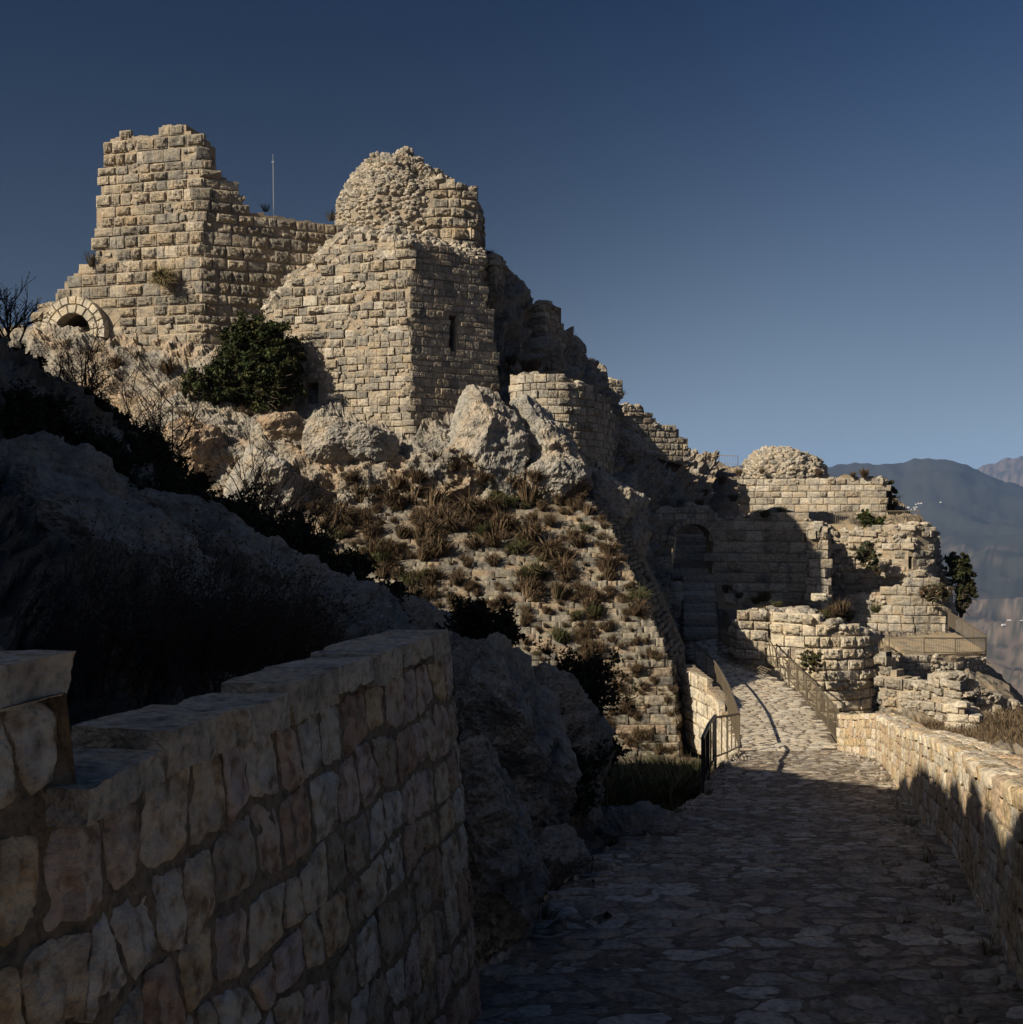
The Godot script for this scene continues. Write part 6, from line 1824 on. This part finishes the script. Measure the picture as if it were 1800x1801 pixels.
	# the evergreen below the keep
	bush("evergreen_bush", Vector3(-11.5, 4, -53), [[Vector3(0.3, 3.0, 0), Vector3(1.5, 1.6, 1.2), 210], [Vector3(1.3, 2.5, 0.3), Vector3(1.1, 1.5, 1.0), 130], [Vector3(-1.2, 1.6, 0.3), Vector3(1.6, 1.1, 1.1), 170], [Vector3(0.6, 1.4, 0.5), Vector3(1.6, 1.1, 1.0), 160], [Vector3(-0.3, 3.9, 0), Vector3(0.8, 0.8, 0.7), 50]], 251, "big dark evergreen bush between the keep and the slit tower", "bush", Color(.030, .040, .014), 0.085)
	# tree at the valley edge
	bush("evergreen_tree", Vector3(26.46, -6.2, -71), [[Vector3(0.0, 2.6, 0), Vector3(0.75, 1.0, 0.8), 95], [Vector3(-0.3, 3.3, 0), Vector3(0.55, 0.6, 0.6), 45], [Vector3(0.35, 1.7, 0), Vector3(0.55, 0.8, 0.6), 60], [Vector3(0.0, 0.9, 0), Vector3(0.4, 0.7, 0.5), 35]], 252, "dark green tree leaning over the valley right of the bastion", "tree", Color(.030, .038, .015), 0.10)
	bush("green_shrub", Vector3(20.14, -2.74, -68.3), [[Vector3(0, 0.3, 0.2), Vector3(0.65, 0.85, 0.5), 60]], 253, "grey green shrub growing on the weathered bastion's face", "shrub", Color(.055, .065, .032), 0.07)
	bush("green_shrub", Vector3(20.91, -0.74, -71.5), [[Vector3(0, 0.4, 0), Vector3(0.55, 0.5, 0.5), 45], [Vector3(0.8, 0.25, 0), Vector3(0.5, 0.4, 0.4), 30]], 254, "dark green shrub on the terrace between the two railing panels", "shrub", Color(.035, .05, .014), 0.07)
	bush("green_shrub", Vector3(13.83, -4.62, -51), [[Vector3(0, 0.25, 0), Vector3(0.65, 0.4, 0.5), 45]], 255, "olive shrub on top of the round tower", "shrub", Color(.06, .06, .025), 0.05)
	bush("green_shrub", Vector3(11.96, -6.04, -48.3), [[Vector3(0, 0.1, 0.1), Vector3(0.45, 0.55, 0.35), 40]], 256, "green creeper hanging on the round tower beside the railing", "shrub", Color(.05, .055, .022), 0.045)
	bush("green_shrub", Vector3(25.45, 0.77, -81.5), [[Vector3(0.3, 0.2, -0.5), Vector3(0.45, 1.3, 0.5), 50]], 257, "dark creeper over the right end of the upper wall", "shrub", Color(.03, .035, .014), 0.08)
	bush("green_shrub", Vector3(23.53, -4.71, -66.5), [[Vector3(-0.2, 0.3, 0.3), Vector3(0.75, 0.6, 0.5), 55]], 258, "olive bush at the corner of the bastion below the tree", "shrub", Color(.06, .055, .028), 0.06)
	# dry grass on the slope right of the parapet
	var gb := MultiMesh.new()
	gb.transform_format = MultiMesh.TRANSFORM_3D
	gb.mesh = tuft_mesh(260, 120, 0.8, 0.45, [[.13, .092, .055], [.10, .07, .042], [.16, .115, .068], [.07, .055, .035]], 0.55)
	var where := []
	for k in 620:
		where.append(Transform3D(Basis(Vector3.UP, r.randf() * TAU) * Basis.from_scale(Vector3.ONE * r.randf_range(0.6, 1.25)), field([Vector3(9.91, -8.17, -35), Vector3(16.18, -7.68, -35), Vector3(13.69, -8.49, -45), Vector3(21.26, -7.85, -46)], r)))
	gb.instance_count = where.size()
	for k in where.size(): gb.set_instance_transform(k, where[k])
	var gi := MultiMeshInstance3D.new()
	gi.name = "dry_grass"
	gi.multimesh = gb
	gi.material_override = M.dry
	add_child(gi)
	tag(gi, "dry brown grass covering the slope beyond the sunlit parapet", "grass", "", "stuff")
	# tall grass in the ditch left of the handrail
	var db := MultiMesh.new()
	db.transform_format = MultiMesh.TRANSFORM_3D
	db.mesh = tuft_mesh(261, 130, 0.95, 0.4, [[.05, .055, .022], [.07, .06, .03], [.10, .085, .045], [.035, .04, .018]], 0.45)
	db.instance_count = 260
	for k in 260:
		db.set_instance_transform(k, Transform3D(Basis(Vector3.UP, r.randf() * TAU) * Basis.from_scale(Vector3.ONE * r.randf_range(0.6, 1.2)), field([Vector3(1.04, -5.6, -22), Vector3(3.37, -5.5, -22), Vector3(1.71, -7.55, -33), Vector3(5.29, -7.47, -33)], r)))
	var di := MultiMeshInstance3D.new()
	di.name = "tall_grass"
	di.multimesh = db
	di.material_override = M.dry
	add_child(di)
	tag(di, "tall dark grass filling the ditch left of the handrail", "grass", "", "stuff")
	# the dark thicket on the crest of the near hill
	var crest_pts := [Vector3(-8.15, 2.21, -18), Vector3(-7.85, 2.09, -18.5), Vector3(-7.71, 1.93, -19), Vector3(-7.45, 1.7, -19.5), Vector3(-7.26, 1.51, -20), Vector3(-7.13, 1.39, -21), Vector3(-6.95, 0.93, -22), Vector3(-6.67, 0.54, -23), Vector3(-6.34, 0.17, -24), Vector3(-5.78, -0.23, -24.5), Vector3(-5.07, -0.65, -25), Vector3(-6.93, 1.32, -17.5), Vector3(-6.72, 0.96, -18.5), Vector3(-6.44, 0.55, -19.5), Vector3(-7.22, 1.44, -17), Vector3(-6.24, 0.2, -21), Vector3(-5.81, -0.21, -22), Vector3(-4.25, -1, -25), Vector3(-6.73, 0.88, -15.5), Vector3(-3.28, -1.29, -24.8), Vector3(-2.38, -1.98, -24), Vector3(-1.08, -2.71, -23), Vector3(0, -3.5, -22.5), Vector3(1.04, -4.1, -22), Vector3(1.39, -4.36, -21)]
	for k in crest_pts.size():
		twig_bush("thicket_shrub", crest_pts[k] + Vector3(0, -0.15, 0), [0.5, 0.45, 0.45, 0.45, 0.5, 0.5, 0.6, 0.55, 0.55, 0.5, 0.5, 0.5, 0.5, 0.5, 0.45, 0.6, 0.5, 0.5, 0.5, 0.5, 0.5, 0.5, 0.45, 0.45, 0.5][k], 300 + k, "dense dark shrub of the thicket along the near hill's crest", "thicket on the near crest", {"stems": 9, "depth": 3, "leaf": 0.05, "rad": 0.016, "leaf_col": Color(.022, .022, .012)})
	var cover := [[Vector3(-7.54, 1.6, -17), Vector3(-5.65, 0, -21), Vector3(-6.21, 0.66, -14), Vector3(-4.57, -0.24, -17)], [Vector3(-5.52, 0, -18), Vector3(-2.58, -1.19, -21), Vector3(-4.91, -0.19, -16), Vector3(-2.15, -1.4, -17.5)]]
	cover.append([Vector3(-4.3, -1.03, -19), Vector3(0.28, -2.94, -19.5), Vector3(-2.96, -1.44, -16.5), Vector3(0, -2.79, -16)])
	for k in 54:
		twig_bush("scrub", field(cover[k % 3], r), r.randf_range(0.35, 0.75), 420 + k, "low dark scrub covering the shaded near hillside below the crest", "scrub on the near hillside", {"stems": 9, "depth": 3, "leaf": 0.035, "rad": 0.010, "leaf_col": Color(.026, .026, .014)})
	# bare shrubs standing before the sunny slope
	var bare := [Vector3(-6.53, 0.58, -22.5), Vector3(-7.68, 2.62, -18.5), Vector3(-4.87, -0.34, -24), Vector3(-4.01, -0.94, -25), Vector3(-7.08, 1.6, -20)]
	var said := ["tall leafless shrub standing dark before the sunny rock slope", "bare twigs rising against the sky at the picture's edge", "leafless shrub over the dark ridge left of the glacis", "thin bare twigs crossing the glacis", "leafless shrub standing just above the thicket"]
	for k in bare.size():
		twig_bush("bare_shrub", bare[k], [2.1, 0.8, 1.4, 1.3, 1.1][k], 340 + k, said[k], "", {"stems": 7, "depth": 2, "rad": 0.02, "leaf": 0.02, "kink": 0.12})
	# dead twigs before the slabs behind the foreground wall
	for k in 22:
		twig_bush("dead_weed", field([Vector3(-2.62, -0.92, -6.6), Vector3(-1.12, -0.92, -6.6), Vector3(-3.71, -1.46, -10.5), Vector3(-1.29, -1.46, -10.5)], r), r.randf_range(0.5, 0.95), 360 + k, "dead twiggy weed on the dark bank behind the foreground wall", "dead weeds behind the foreground wall", {"stems": 8, "depth": 2, "rad": 0.0045, "leaf": 0.012, "kink": 0.2})
	# bushes by the boulders
	for q in [[Vector3(1.01, -3.04, -16.5), 0.9, "dark spiny bush beside the boulders at the glacis foot"], [Vector3(-0.42, -1.77, -15), 0.5, "small dark bush on top of the boulders"], [Vector3(0.71, -3.54, -15), 0.7, "dark low bush in front of the boulders"]]:
		twig_bush("dark_bush", q[0], q[1], int(q[1] * 500), q[2], "", {"stems": 14, "depth": 3, "rad": 0.01, "leaf": 0.035, "leaf_col": Color(.02, .022, .012)})


func field(q: Array, r: RandomNumberGenerator) -> Vector3:
	var s := r.randf()
	var p: Vector3 = q[0].lerp(q[1], s).lerp(q[2].lerp(q[3], s), r.randf())
	return p - Vector3(0, 0.1, 0)
